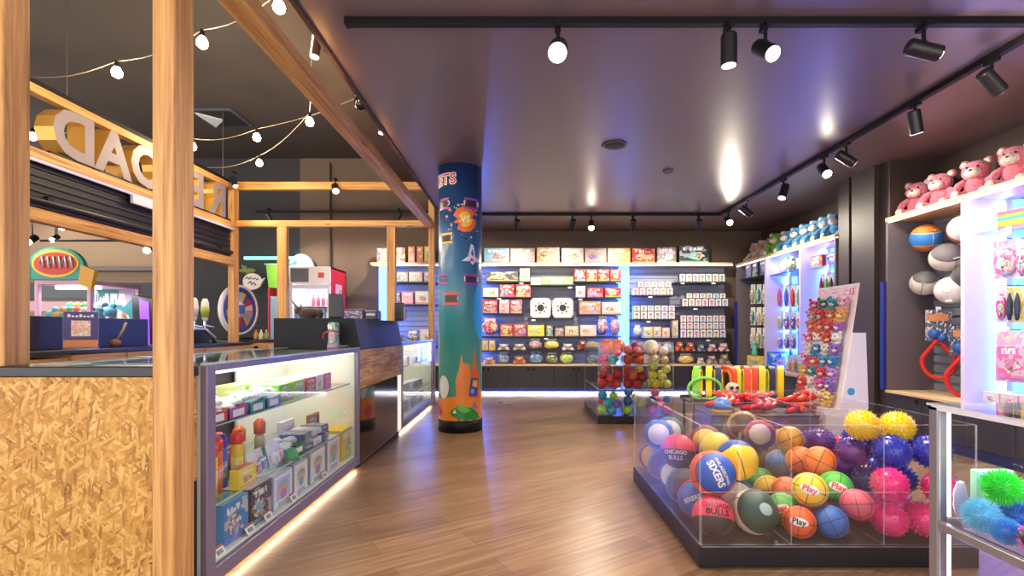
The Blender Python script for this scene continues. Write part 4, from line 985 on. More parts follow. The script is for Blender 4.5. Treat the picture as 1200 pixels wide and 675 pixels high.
for i in range(60):
    a = R.uniform(0, 2 * PI); rr = R.uniform(.14, .23); u, v, s = b1[0] + rr * math.cos(a), b1[1] + rr * math.sin(a), R.uniform(.005, .013)
    b.add([wrapv(Vector(p)) for p in ((u - s, v - s * .5, .0008), (u + s, v - s, .0008), (u + s * .8, v + s, .0008), (u - s * .6, v + s * .7, .0008))], [[0, 1, 2, 3]], i % 3)
o = b.build('burst_confetti', [mat('#d8c9a8', .5), mat('#1c2030', .5), mat('#e2793a', .5)], t); o['kind'] = 'stuff'
decal('spaceship', pp([(541, 306), (548, 300), (551, 285), (554, 287), (556, 300), (563, 307), (556, 306), (553, 310), (550, 306)]), '#cfd6ea', .001)
decal('spaceship_window', pp([(551, 297), (552.5, 291), (554.5, 297), (553, 300)]), '#3a56b0', .0016); decal('spaceship_fin', pp([(549, 306), (552, 301), (555, 306)]), '#c2485a', .0016)
for nm, c, bo, off in (('heading_outline', '#f2e8e4', .06, .0006), ('heading_letters', '#c9323a', .012, .0014)):
    MB().text('TICKETS', .17, Mt(ua(530) - .27, zv(210), off + .0006), depth=.0002, bold=bo, cut=.03, warp=lambda p: wrapv(p)).build(nm, mat(c, .45), t)
# ================================================================== BACK WALL SHELVING
SHELFW = wood('x', '#d9b98c', '#ecd3ab', '#c4a075'); SHELFY = wood('y', '#d9b98c', '#ecd3ab', '#c4a075')
SLAT = mat('#8d94a2', .4, var=.05); DOOR = mat('#2f2d35', .45, var=.04); STEEL = mat('#23242a', .4)
LEDBLUE = emit((.12, .32, 1.0), 1.5, 'blue_led'); LEDWHITE = emit((1, .95, .9), 2.5, 'white_led')
BLUE = (.05, .15, 1)
XA, XB = -2.68, 3.84
TSH = t = thing('wall_shelving', 'long slatted display shelving with dark cupboards along the back wall', 'shelving', ((XA + XB) / 2, YB, 0)); ox = (XA + XB) / 2
def bx(name, m, *boxes, bev=.0, parent=None):
    b = MB()
    for x0, x1, y0, y1, z0, z1 in boxes: b.box(x0 - ox, x1 - ox, y0, y1, z0, z1, bev=bev)
    return b.build(name, m, parent or TSH)
bx('top_shelf', SHELFW, (XA - .04, XB, 0, .41, 2.335, 2.375), bev=.003)
bx('front_light', LEDWHITE, (XA, XB, .01, .03, 2.322, 2.335))
bx('ledge', SHELFW, (XA, XB, 0, .41, .50, .53), bev=.003)
sl = []
z = .53
while z < 2.31: sl.append((XA, XB, .372, .392, z, z + .075)); z += .1
bx('slatwall', SLAT, *sl, (XA, XB, .392, .405, .53, 2.335), bev=.004)
bx('cupboard_carcass', DKGREY, (XA, XB, .03, .40, .10, .50))
bx('plinth', mat('#1f3576', .3), (XA, XB, .04, .4, .0, .1))  # blue light on the recessed kick is put into the plinth colour
bx('floor_light', emit((.9, .9, 1), 5, 'floor_strip'), (XA, XB, .02, .035, .012, .03))
xs = [XA + i * .82 for i in range(8)]
for i in range(len(xs) - 1):
    for s in (0, 1):
        a = xs[i] + .41 * s
        dd = bx('door', DOOR, (a + .003, a + .407, .01, .03, .105, .495), bev=.002)
        hx = a + (.36 if s == 0 else .05) - ox
        MB().cyl((hx, .0098, .44), (hx, .009, .44), .026, seg=18).build('finger_hole', mat('#0c0b0d', .9), dd)
bx('led_column', LEDBLUE, (XX(729, YB), XX(740, YB), .18, .36, .53, 2.33)); bx('led_column', LEDBLUE, (XX(443, YB), XX(454.5, YB), .05, .36, .53, 2.33)); bx('led_column', LEDBLUE, (-.97, -.87, .2, .36, .53, 2.33))
for x in (XX(734, YB), XX(449, YB), -.9):
    for s in ((-1, 1) if x > -2 else (1,)):
        l = lamp('AREA', 'led_lamp', (x - ox + .1 * s, .25, 1.43), 11 if x > -2 else 6, BLUE, t, shape='RECTANGLE', size=1.7, size_y=.1)
        l.rotation_euler = (0, -PI/2 * s, 0); l.rotation_euler = Vector((s, -.5, 0)).to_track_quat('-Z', 'Y').to_euler()
        l.data.size, l.data.size_y = .1, 1.7
lamp('AREA', 'floor_lamp_strip', (.6, -.02, .05), 6, (.92, .92, 1), t, shape='RECTANGLE', size=5.6, size_y=.03)
def bshelf(px0, px1, py, d=.30, name='shelf'):
    x0, x1, z = XX(px0, YB), XX(px1, YB), ZZ(py, YB)
    bx(name, STEEL, (x0, x1, .372 - d, .372, z - .022, z - .002), bev=.002)
    return z
# helper: goods are given by their edges in the photograph's frame at the shelf front, then stand on that shelf
YP = YB + .08
def stand(zb): return .5305 if zb > 425 else ZZ(zb, YB) - .0018
def w_at(px0, px1, y): return (px1 - px0) * y / F
PLUSHC = {}
def bag(px0, px1, py, zb, c, lab, group, name='toy_bag', cat='toy pack'):
    w, h = w_at(px0, px1, YP), (zb - py) * YP / F
    x, z = XX((px0 + px1) / 2, YP), stand(zb)
    t = thing(name, lab, cat, (x, YP + .07, z), 0, group)
    MB().sph((0, 0, h * .48), (w * .46, .062, h * .40), sub=3, rough=.18, seed=px0).build('pouch', SOFT, t, color=c)
    MB().box(-w * .32, w * .32, -.006, .006, h * .8, h, bev=.004).build('header_card', CARD, t)
def soft(px0, px1, py, zb, c, lab, group, c2='#efe6dc'):
    w, h = w_at(px0, px1, YP), (zb - py) * YP / F
    t = thing('plush_toy', lab, 'plush toy', (XX((px0 + px1) / 2, YP), YP + .08, stand(zb)), 0, group)
    MB().sph((0, 0, h * .32), (w * .45, .07, h * .33), sub=2, rough=.2, seed=px0).sph((-w * .3, -.05, h * .15), (w * .16, .05, h * .15), sub=2).sph((w * .3, -.05, h * .15), (w * .16, .05, h * .15), sub=2).build('body', fuzzy(c), t)
    MB().sph((0, -.02, h * .7), (w * .34, .07, h * .27), sub=2).sph((-w * .26, 0, h * .92), (w * .1, .03, h * .1), sub=1).sph((w * .26, 0, h * .92), (w * .1, .03, h * .1), sub=1).build('head', fuzzy(c), t)
    MB().sph((0, -.08, h * .64), (w * .16, .03, h * .11), sub=2).build('muzzle', fuzzy(c2), t)
def bbox(px0, px1, py, zb, c, lab, group, m=None, depth=.16, name='toy_box', cat='toy box'):
    w, h = w_at(px0, px1, YP), (zb - py) * YP / F
    return carton(w - .004, depth, h, (XX((px0 + px1) / 2, YP), YP + depth / 2, stand(zb)), lab, c, cat, group, m=m or ART, name=name, parts=True)
def colour_word(c):
    r, g, b = [int(c[i:i+2], 16) for i in (1, 3, 5)]
    mx, mn = max(r, g, b), min(r, g, b)
    if mx < 70: return 'dark'
    if mx - mn < 28: return 'white' if mx > 205 else 'grey'
    if r >= g >= b: return 'yellow' if g > .75 * r and b < .5 * r else ('orange' if g > .45 * r and b < .5 * r else ('beige' if b > .55 * g and mx > 170 and g > .7 * r else ('red' if g < .45 * r else 'brown')))
    if r >= b >= g: return 'pink' if r > 180 and b > 110 else ('red' if b < .5 * r else 'purple')
    if g >= r and g >= b: return 'green'
    return 'purple' if r > g * 1.15 else 'blue'
def fill(rows, unit, frm):
    for (rowname, zb, shelf, items) in rows:
        # stand the goods on a shelf at their own height
        zt = bshelf(*shelf) if shelf else None
        for i, it in enumerate(items):
            kind, a, b_, py, c = it[:5]
            grp = '%s of the %s' % (rowname, unit)
            if kind == 'w': lab = 'white figure, %s from the %s on the %s, %s' % (ORD[i], frm, rowname, unit)
            else: lab = '%s %s, %s from the %s, %s, %s' % (colour_word(c), {'b': 'toy box', 'g': 'toy bag', 'p': 'plush toy'}[kind], ORD[i], frm, rowname, unit)
            lab = ' '.join(lab.split()[:16])
            if kind == 'b': bbox(a, b_, py, zb, c, lab, grp)
            elif kind == 'g': bag(a, b_, py, zb, c, lab, grp)
            elif kind == 'p': soft(a, b_, py, zb, c, lab, grp)
# boxes on the wooden top: stand at z 2.375
TOPZ = 2.376
tops = [(567, 597, 290, '#7fb4cc', 'colourful game box with yellow burst, nearest the pillar on the top shelf'), (598, 627, 290, '#9a9a98', 'grey and white swirl game box second from the pillar on the top shelf'),
        (629, 656, 289, '#d9845a', 'orange and green game box third from the pillar on the top shelf'), (658, 684, 290, '#efe0c4', 'cream game box fourth from the pillar on the top shelf'),
        (685.5, 711, 290, '#d8b0a0', 'pale pink game box fifth from the pillar on the top shelf'), (712, 739, 290, '#e0b04a', 'yellow and white game box above the blue LED column'),
        (741, 768, 290, '#c23a3c', 'red and white game box beyond the LED column on the top shelf'), (770, 793, 289, '#5d6650', 'dark olive game box beside the large camouflage box'), (796, 832, 287, '#2c3a2c', 'large dark green camouflage box at the end of the top shelf'),
        (441, 455, 290, '#6d6a68', 'grey photo game box at the outer end of the far shelf top'), (456, 475, 289, '#7a5a4a', 'brown photo game box behind the pine post on the shelf top'), (478, 486, 288, '#e08a3a', 'slim orange box beside the photo game box on the shelf top'),
        (488, 496, 288, '#d9803a', 'second slim orange box on the shelf top'), (497, 508, 288, '#e8d23a', 'yellow game box on the shelf top beside the pillar post')]
for a, b_, py, c, lab in tops:
    y = YB + .10; w = w_at(a, b_, y); h = (306.5 - py) * y / F + .02
    carton(w - .006, .09, h, (XX((a + b_) / 2, y), y + .06, TOPZ), lab, c, 'game box', 'game boxes on the wooden top shelf')
SH1 = [
 ('top row', 329, (569, 608, 329), [('b', 570, 607, 317.5, '#4a5456')]),
 ('top row ledge', 329, (608, 622, 329), [('b', 609, 621, 314, '#d9bd8a')]),
 ('long green row', 333, (620, 674, 333), [('b', 622, 634, 325, '#eef0ea'), ('b', 634.3, 672, 324, '#9fc25a')]),
 ('red top row', 329, (672, 729, 329), [('b', 673, 686.5, 315, '#b8342e'), ('b', 687, 700.5, 315, '#c24a36'), ('b', 701, 714.5, 315, '#a82f30'), ('b', 715, 728, 315, '#b83c34')]),
 ('second row', 347.5, (565, 624, 347.5), [('b', 566, 584, 337, '#eee8e8'), ('b', 585.5, 603, 333, '#c23a3a'), ('b', 604.5, 622, 333, '#c84848')]),
 ('second red row', 348, (674, 729, 348), [('b', 675, 686, 335, '#e9e2c8'), ('b', 688, 707, 337, '#c0392f'), ('b', 709, 728, 337, '#cc4436')]),
 ('third row', 367, (565, 614, 367), [('b', 565.5, 583, 351, '#b83a38'), ('b', 585, 597, 351, '#c9a0a0'), ('b', 598, 612, 351, '#b45a62')]),
 ('third pale row', 368, (678, 729, 368), [('b', 679, 704, 353, '#d9875a'), ('b', 705.5, 728, 354, '#e8e4d6')]),
 ('fourth row', 394, (563, 729, 394), [('g', 564, 584, 372, '#c9424a'), ('b', 586, 601, 380, '#c0453a'), ('b', 601.5, 617, 380, '#b84a3c'), ('b', 618.5, 638, 381, '#edd22f'), ('b', 640, 648, 381, '#7f7a72'), ('b', 650, 661, 384, '#8a6f74'), ('b', 662, 678, 382, '#cdb98a'),
                                      ('b', 680, 699, 381, '#e3d4de'), ('g', 700, 714, 370, '#8a58b4'), ('g', 715, 728, 372, '#9463b8')]),
 ('fifth row', 411, (564, 692, 411), [('b', 565, 572, 399, '#e6c04a'), ('b', 573, 580, 399, '#e8c85a'), ('p', 582, 598, 403, '#e6e2dc'), ('p', 600, 617, 403, '#d9cfc6'), ('g', 619, 636, 397, '#c26f8a'), ('g', 637, 656, 397, '#f0d816'), ('p', 658, 674, 403, '#f1ece6'), ('p', 676, 690, 398, '#b45a48')]),
 ('lowest row', 427.5, None, [('p', 565, 581, 419, '#e6b58a'), ('g', 582, 598, 412, '#3f6fb8'), ('p', 600, 617, 418, '#e08a5a'), ('g', 619, 637, 412, '#3a86c4'), ('g', 639, 655, 414, '#55603a'), ('g', 656, 673, 412, '#b8cf2c')]),
]
fill(SH1, 'bay beside the pillar', 'pillar')
for i, (a, b_) in enumerate(((621, 646), (647, 672))):
    y = YP; w = w_at(a, b_, y); h = (372 - 349) * y / F
    t_ = thing('toy_box', ['white octagonal toy box with dark flower print nearer the pillar', 'white octagonal toy box with dark flower print farther from the pillar'][i], 'toy box', (XX((a + b_) / 2, y), y + .06, stand(372)), 0, 'octagonal toy boxes in the pillar bay')
    cpoly = [(-w/2 + .01, .05), (-w/2 + .05, 0), (w/2 - .05, 0), (w/2 - .01, .05), (w/2 - .01, h - .05), (w/2 - .06, h), (-w/2 + .06, h), (-w/2 + .01, h - .05)]
    MB().prism(cpoly, -.06, .06, M=UP).build('carton', mat('#e9e3da', .4), t_)
    b = MB()
    for k in range(7): b.prism([(.02 * math.cos(q) + .095 * math.cos(2*PI*k/7 + .1), h/2 + .02 * math.sin(q) + .095 * math.sin(2*PI*k/7 + .1)) for q in [j * PI / 4 for j in range(8)]], .0605, .0612, M=UP, mi=k % 3)
    b.prism([(.065 * math.cos(2*PI*j/16) , h/2 + .065 * math.sin(2*PI*j/16)) for j in range(16)], .0605, .0615, M=UP, mi=1)
    b.build('flower_print', [mat('#8a3a44', .4), mat('#2a2426', .4), mat('#7c8a56', .4)], t_)
bshelf(619, 674, 372)
FIGS = ['#3a3340', '#54406a', '#6a3a3a', '#2f4a6a', '#7a5a3a', '#3f5a48', '#6d5a7a']
def pops(px0, n, wpx, py, zb, rowlab, rear=False):
    y = YP + (.11 if rear else 0)
    w = wpx * y / F; h = (zb - py) * YB / F - .001
    for i in range(n):
        c = FIGS[R.randrange(7)]
        o = carton(w - .006, .09, h, (XX(px0 + wpx * (i + .5), YP), y + .045, stand(zb)), 'white figure box, %s from the LED column, %s' % (ORD[i], rowlab), c, 'figure box', 'white figure boxes in the corner bay', m=WIN, name='figure_box')
def rowshelf(px0, px1, py): bshelf(px0, px1, py)
rowshelf(793, 853, 330); pops(796, 7, 7.7, 320, 330, 'highest row near the corner')
rowshelf(739, 792, 345.5); pops(741, 6, 8, 336.5, 345.5, 'highest row by the column'); pops(747, 5, 8, 329, 336.5, 'stacked on the highest row by it')
rowshelf(798, 855, 359); pops(799, 7, 7.8, 349.5, 359, 'second row near the corner'); pops(804, 6, 7.8, 343, 349.5, 'stacked over the second corner row')
rowshelf(739, 794, 374); pops(742, 6, 8.2, 364.5, 374, 'second row by the column'); pops(742, 6, 8.2, 357.5, 364.5, 'stacked over the second row by it')
rowshelf(788, 856, 396); pops(797, 7, 7.7, 386, 396, 'third row near the corner'); pops(797, 7, 7.6, 377.5, 386, 'middle stack row near the corner'); pops(797, 7, 7.6, 369, 377.5, 'top stack row near the corner')
SH2 = [
 ('mixed row', 396, (739, 788, 396), [('g', 743, 753, 380, '#b9c4cc'), ('b', 754, 765, 383, '#d9c79a'), ('b', 765.5, 775, 383, '#d8c9a4'), ('b', 776, 785, 384, '#e0c0c4'), ('b', 788, 795, 375, '#c9b294')]),
 ('plush row', 412.5, (739, 858, 412.5), [('g', 743, 753, 401, '#d8c2cc'), ('g', 754, 765, 401, '#cfd2da'), ('g', 766, 777, 401, '#d4a8b8'), ('g', 778, 789, 401, '#c9ccd6'), ('p', 792, 803, 400, '#e2683a'), ('p', 804, 816, 401, '#d8603c'), ('p', 818, 828, 404, '#7d8ba8'), ('p', 830, 842, 403, '#e8b4c4'), ('p', 843, 856, 402, '#efc2cc')]),
 ('ledge row', 427.5, None, [('p', 742, 752, 418, '#b8a898'), ('g', 754, 768, 416, '#c06a5a'), ('p', 770, 782, 418, '#d8c8a8'), ('g', 795, 815, 415, '#e8c62a'), ('p', 818, 827, 420, '#e6e0da'), ('p', 829, 842, 417, '#c9b0a8'), ('p', 843, 857, 415, '#a89a92')]),
]
fill(SH2, 'corner bay', 'LED column')
SH3 = [
 ('top row', 329.5, (457, 510, 329.5), [('b', 464, 478, 318, '#a08a5a'), ('b', 479, 495, 318, '#d9b8b0'), ('b', 497, 506, 318, '#c9c0d2')]),
 ('second row', 356, (457, 510, 356), [('b', 462, 469.5, 342, '#7a4a58'), ('b', 470.5, 484, 342, '#e09ab4'), ('b', 486.5, 504, 341, '#d9d2cc')]),
 ('lower row', 405, (457, 510, 405), [('p', 462, 473, 392, '#8a6a5a'), ('g', 475, 490, 388, '#4a4a44'), ('b', 492, 507, 386, '#d9dccf')]),
 ('ledge row', 427.5, None, [('b', 462, 476, 414, '#8f8a9a'), ('b', 478, 492, 413, '#6a7a9a')]),
]
fill(SH3, 'bay behind the timber post', 'blue light edge')
# tickets on the slatwall shelves are small white tags
for i, (px, py) in enumerate([(611, 331), (668, 336), (585, 349), (680, 350), (625, 374), (800, 331), (836, 331), (762, 347), (815, 361), (760, 376), (830, 398), (640, 396)]):
    tag(MB().box(-.035, .035, -.002, .002, 0, .028, bev=.001).build('shelf_ticket', CARD, loc=(XX(px, YB + .07), YB + .066, ZZ(py + 2, YB + .07))), 'white shelf ticket, number %s along the back wall shelf edges' % ORD[i], 'price ticket', 'white tickets on the back wall shelves')
# ================================================================== SHELVING ALONG THE RIGHT WALL
SIDE = mat('#6b6268', .45, var=.03); LAV = mat('#dcd6ee', .4, var=.02)
XW = 4.50
def right_unit(y0, y1, divs, label, blue_y, nfar):
    t = thing('wall_shelving', label, 'shelving', (XR, (y0 + y1) / 2, 0)); oy = (y0 + y1) / 2
    def bx(name, m, *boxes, bev=0., parent=None):
        b = MB()
        for x0, x1, a, c, z0, z1 in boxes: b.box(x0 - XR, x1 - XR, a - oy, c - oy, z0, z1, bev=bev)
        return b.build(name, m, parent or t)
    bx('top_shelf', SHELFY, (XR - .01, XW + .05, y0, y1, 2.335, 2.375), bev=.003)
    bx('front_light', LEDWHITE, (XR + .005, XR + .03, y0, y1, 2.322, 2.335))
    bx('ledge', SHELFY, (XR - .01, XW + .05, y0, y1, .47, .50), bev=.003)
    sl = []; z = .50
    while z < 2.31: sl.append((XW, XW + .02, y0, y1, z, z + .075)); z += .1
    bx('slatwall', SLAT, *sl, (XW + .02, XW + .035, y0, y1, .5, 2.335), bev=.004)
    bx('end_panel', SIDE, (XR, XW, y1 - .03, y1, .50, 2.335), bev=.002); bx('end_panel', SIDE, (XR, XW, y0, y0 + .03, .50, 2.335), bev=.002)
    for d in divs:
        bx('divider_panel', LAV, (XR, XW, d, d + .04, .50, 2.335), bev=.002)
        bx('led_column', LEDBLUE, (XW - .07, XW - .005, d - .05, d - .005, .52, 2.32))
        l = lamp('AREA', 'led_lamp', (XW - .13 - XR, d - .03 - oy, 1.42), 14, BLUE, t, shape='RECTANGLE', size=.06, size_y=1.75)
        l.rotation_euler = Vector((-1, .25, 0)).to_track_quat('-Z', 'Y').to_euler()
        l = lamp('AREA', 'panel_lamp', (XR + .22 - XR, d - .30 - oy, 2.31), .7, (.95, .9, 1), t, shape='RECTANGLE', size=.4, size_y=.1)
    bx('cupboard_carcass', DKGREY, (XR + .03, XW, y0, y1, .1, .47)); bx('plinth', mat('#1f3576', .3), (XR + .05, XW, y0, y1, 0, .1))  # plinth painted blue to stand for the blue light on the kick
    n = max(2, round((y1 - y0) / .5)); s = (y1 - y0) / n
    for i in range(n):
        d = bx('door', DOOR, (XR + .01, XR + .03, y0 + i * s + .003, y0 + (i + 1) * s - .003, .105, .465), bev=.002)
        MB().cyl((.0098, y0 + i * s + (.06 if i % 2 else s - .06) - oy, .42), (.009, y0 + i * s + (.06 if i % 2 else s - .06) - oy, .42), .026, seg=16).build('finger_hole', mat('#0c0b0d', .9), d)
    bx('painted_glow_panel', mat('#1c2f96', .35), (XR - .03, XR - .001, blue_y, blue_y + .05, .50, 1.68), bev=.003)  # slim end panel, the blue light on it painted in as deep blue
    return t, bx
UF, bxf = right_unit(6.28, 9.2, (7.07, 8.08), 'far shelving with blue plush toys on top between the pier and the corner', 9.14, 0)
UN, bxn = right_unit(2.6, 5.42, (3.45, 4.46), 'near shelving with pink bears on top beyond the dark pier', 5.42, 0)

# ------------------------------------------------------------------ plush bears
def bear(name, label, loc, rz, s, c, c2, group, eyec='#1a1416', seed=0., nose=None):
    t = thing(name, label, 'plush toy', loc, rz, group)
    m, m2 = fuzzy(c), fuzzy(c2)
    S = Matrix.Diagonal((s, s, s, 1))
    b = MB().sph((0, .02, .33), (.27, .24, .34), sub=3, rough=.06, seed=seed, M=S); b.build('body', m, t)
    MB().sph((0, -.015, .80), (.31, .27, .27), sub=3, rough=.07, seed=seed + 3, M=S).sph((0, -.0, .98), (.12, .1, .09), sub=2, rough=.2, M=S).build('head', m, t)
    MB().sph((0, -.25, .71), (.185, .16, .14), sub=3, rough=.05, M=S).build('muzzle', m2, t)
    for k in (-1, 1):
        e = MB().sph((k * .25, .03, 1.02), (.12, .07, .12), sub=2, rough=.08, M=S).build('ear', m, t)
        MB().sph((k * .25, -.03, 1.02), (.075, .03, .075), sub=2, M=S).build('inner_ear', m2, e)
        MB().tube([S @ Vector(p) for p in ((k * .22, -.02, .56), (k * .34, -.12, .44), (k * .36, -.26, .30), (k * .33, -.33, .22))], [.085 * s, .10 * s, .09 * s, .075 * s], 10).sph((k * .325, -.345, .205), .082, sub=2, M=S).build('arm', m, t)
        l = MB().tube([S @ Vector(p) for p in ((k * .16, -.02, .14), (k * .22, -.22, .125), (k * .27, -.42, .12))], [.13 * s, .125 * s, .11 * s], 10).sph((k * .275, -.44, .125), (.12, .11, .125), sub=2, M=S).build('leg', m, t)
        MB().sph((k * .29, -.525, .125), (.10, .05, .115), sub=2, M=S).build('foot_pad', m2, l)
        MB().sph((k * .11, -.255, .86), (.028, .02, .032), sub=2, M=S).build('eye', mat(eyec, .1), t)
    MB().sph((0, -.40, .755), (.04, .025, .028), sub=2, M=S).build('nose', mat(nose or '#5a2430', .3), t)
    return t
for px, lab, sd in ((1071, 'smallest looking pink bear at the pier end of the top shelf', 1), (1098, 'second pink bear from the pier on the top shelf', 2), (1139, 'third pink bear from the pier looking towards the aisle', 3), (1184, 'nearest pink bear on the top shelf by the frame edge', 4)):
    x = 4.24; d = F * x / (px - CX)
    bear('plush_bear', lab, (x + .04, d, 2.372), -1.15 + .1 * (sd % 2), .345, '#f07f98', '#f6e8dc', 'pink bears on the near top shelf', seed=sd)
for i, (px, c, c2, lab, nose) in enumerate([(884, '#e7ded2', '#f0a04a', 'white and orange plush at the far corner end of the top shelf', '#e0762a'), (893, '#ded6c8', '#ea9a48', 'white plush with orange snout beside the green one', '#e0762a'), (908, '#7cc42c', '#e9e6c4', 'bright green plush toy between the white and the blue ones', '#e0762a')] +
                                      [(p, '#3a93c8', '#f0dfd6', 'blue plush toy %s from the green one on the far top shelf' % ORD[k], None) for k, p in enumerate((921, 932, 943, 954.5, 966, 977))]):
    x = 4.20; d = min(9.05, F * x / (px - CX))
    bear('plush_toy' if i < 3 else 'plush_bear', lab, (x + .03, d, 2.372), -1.2 + .12 * (i % 3), .32 if i != 2 else .35, c, c2, 'plush toys on the far top shelf', seed=i + 10, nose=nose)

# ------------------------------------------------------------------ balls
def ball_material(cA, cB=None, t=.62, two_sided=True, seam='#141214', seams=True, axis=None):
    key = ('ball', cA, cB, t, two_sided, seam, seams, axis)
    if key in MATS: return MATS[key]
    m, nt, b = newmat('ball_rubber')
    n = nt.nodes.new('ShaderNodeVectorMath'); n.operation = 'NORMALIZE'; nt.links.new(coords(nt), n.inputs[0])
    sp = nt.nodes.new('ShaderNodeSeparateXYZ'); nt.links.new(n.outputs[0], sp.inputs[0])
    x, y, z = [N(nt, sp.outputs[i]) for i in range(3)]
    if axis == 'low': x, y, z = x, z, y * -1.0
    elif axis == 'high': x, y, z = x, z, y
    zz_ = z.abs() if two_sided else z
    cap = zz_.gt(t)
    col = mixc(nt, cap, cA, cB or cA)
    if seams:
        w = .022
        outside = zz_.lt(t)
        sm = (zz_ - t).abs().lt(w).max((x.abs().lt(w)) * outside)
        if not cB: sm = sm.max(y.abs().lt(w)).max(x.abs().lt(w))
        col = mixc(nt, sm, col, seam)
    vo = node(nt, 'ShaderNodeTexVoronoi', i_Scale=70.0); nt.links.new(n.outputs[0], vo.inputs['Vector'])
    bp = node(nt, 'ShaderNodeBump', i_Strength=.25, i_Distance=.004); nt.links.new(vo.outputs['Distance'], bp.inputs['Height']); nt.links.new(bp.outputs[0], b.inputs['Normal'])
    nt.links.new(col, b.inputs['Base Color']); b.inputs['Roughness'].default_value = .38
    MATS[key] = m; return m
def orient(d, roll=0.):
    z = Vector(d).normalized(); x = Vector((0, 0, 1)).cross(z)
    x = x.normalized() if x.length > 1e-4 else Vector((1, 0, 0)); y = z.cross(x)
    return (Matrix((x, y, z)).transposed().to_4x4() @ Mr(roll, 'Z')).to_euler()
def on_ball(r, off=.001):
    def f(p):
        rr = r + off + p.z; a, b = p.x / r, p.y / r
        return Vector((rr * math.sin(a) * math.cos(b), rr * math.sin(b), rr * math.cos(a) * math.cos(b)))
    return f
def play_ball(loc, r, label, m, rot, texts=(), group=None, name='basketball', badge=None):
    t = thing(name, label, 'ball', loc, group=group, rot=rot)
    MB().sph((0, 0, 0), r, sub=4).build('ball', m, t)
    if badge:
        n = 24; a, b_, bc = badge
        bm = bmesh.new(); bm.faces.new([bm.verts.new((r * a * math.cos(2*PI*k/n), r * b_ * math.sin(2*PI*k/n), 0)) for k in range(n)]); bmesh.ops.triangulate(bm, faces=bm.faces[:])
        for _ in range(4):
            e = [e for e in bm.edges if e.calc_length() > r * .2]
            if not e: break
            bmesh.ops.subdivide_edges(bm, edges=e, cuts=1); bmesh.ops.triangulate(bm, faces=[f for f in bm.faces if len(f.verts) > 3])
        bm.verts.index_update(); wf = on_ball(r, .0008)
        MB().add([wf(v.co) for v in bm.verts], [[v.index for v in f.verts] for f in bm.faces]).build('badge', mat(bc, .35), t); bm.free()
    for s, size, v, c, bold in texts:
        MB().text(s, size * r, Mt(0, v * r, .0004), depth=.0003, bold=bold, cut=r * .16, warp=on_ball(r, .0012)).build('lettering', mat(c, .4), t)
    return t
def toward(loc, dx=0., dz=0.):
    v = Vector((0, 0, EYE)) - Vector(loc); v.normalize(); return v + Vector((dx, 0, dz))
_sp = {}
def spiky(loc, r, label, c, n=2, group=None, name='spiky_ball', gloss=.3):
    key = (r, n)
    if key not in _sp:
        b = MB().sph((0, 0, 0), r * .93, sub=3); vs, _ = ico(n + 1)
        for v in vs: b.cyl(v * r * .86, v * r * 1.01, r * .055, r * .028, seg=5, caps=False).sph(v * r * 1.01, r * .03, sub=1)
        _sp[key] = b
    t = tag(_sp[key].build(name, mat(c, gloss), loc=loc, rot=(R.uniform(0, 6), R.uniform(0, 6), R.uniform(0, 6))), label, 'ball', group)
    return t
_ko = {}
def koosh(loc, r, label, c, group, c2=None):
    key = round(r, 3)
    if key not in _ko:
        b = MB().sph((0, 0, 0), r * .62, sub=2); vs, _ = ico(4)
        for i, v in enumerate(vs):
            e = v * r * (.95 + .1 * noise.noise(v * 9)) + Vector((noise.noise(v * 5), noise.noise(v * 5 + Vector((9, 0, 0))), noise.noise(v * 5 + Vector((0, 9, 0))))) * r * .12
            b.cyl(v * r * .55, e, r * .034, r * .014, seg=3, caps=False)
        _ko[key] = b
    b = _ko[key]
    return tag(b.build('puffer_ball', mat(c, .35), loc=loc, rot=(R.uniform(0, 6), R.uniform(0, 6), R.uniform(0, 6))), label, 'ball', group)

# wall of balls in the near bay
def wall_ball(px, py, x, label, m, r=.14, texts=(), rz=0., dv=(-.8, -.6, .05), roll=0.):
    d = F * x / (px - CX); p = P(px, py, d)
    t = play_ball(p, r, label, m, orient(dv, roll), texts, 'basketballs on the slatted wall')
    MB().box(-.02, .03, -.001, .001, -.018, .018).build('price_tag', CARD, t, loc=(0, -r * .82, r * .62), rot=(.9, 0, 0))
    bxn('ball_hook', STEEL, (p.x + r * .3, XW + .005, p.y - .01, p.y + .01, p.z - r - .009, p.z - r - .001))
wall_ball(1085, 279, 4.24, 'blue and orange basketball on the slatted wall nearest the pier', ball_material('#3b86d8', '#e8863a', .45, True, '#d9dde6'), texts=(), dv=(-.15, -.25, .95), roll=.3)
wall_ball(1109, 302, 4.22, 'grey and white striped basketball below the blue and orange one', ball_material('#d4cfc6', '#77757a', .45, True, '#2a2a2e'), dv=(-.35, -.6, .6), roll=.4)
wall_ball(1083, 332, 4.25, 'pale and grey basketball lowest towards the pier', ball_material('#d9d3c8', '#6a696e', .6, True, '#2a2a2e'), r=.128, dv=(-.3, -.55, .7), roll=-.3)
wall_ball(1114, 340, 4.22, 'plain white ball beside the two red loops', ball_material('#efebe6', None, .95, True, '#d8d2cc'), r=.13)
wall_ball(1131, 268, 4.26, 'orange and white ball half hidden by the lit divider', ball_material('#d9633a', '#e9e4e0', .45, True))
wall_ball(1133, 325, 4.28, 'grey ball half hidden by the lit divider', ball_material('#9a979c', '#4a4a50', .55, True), r=.12)
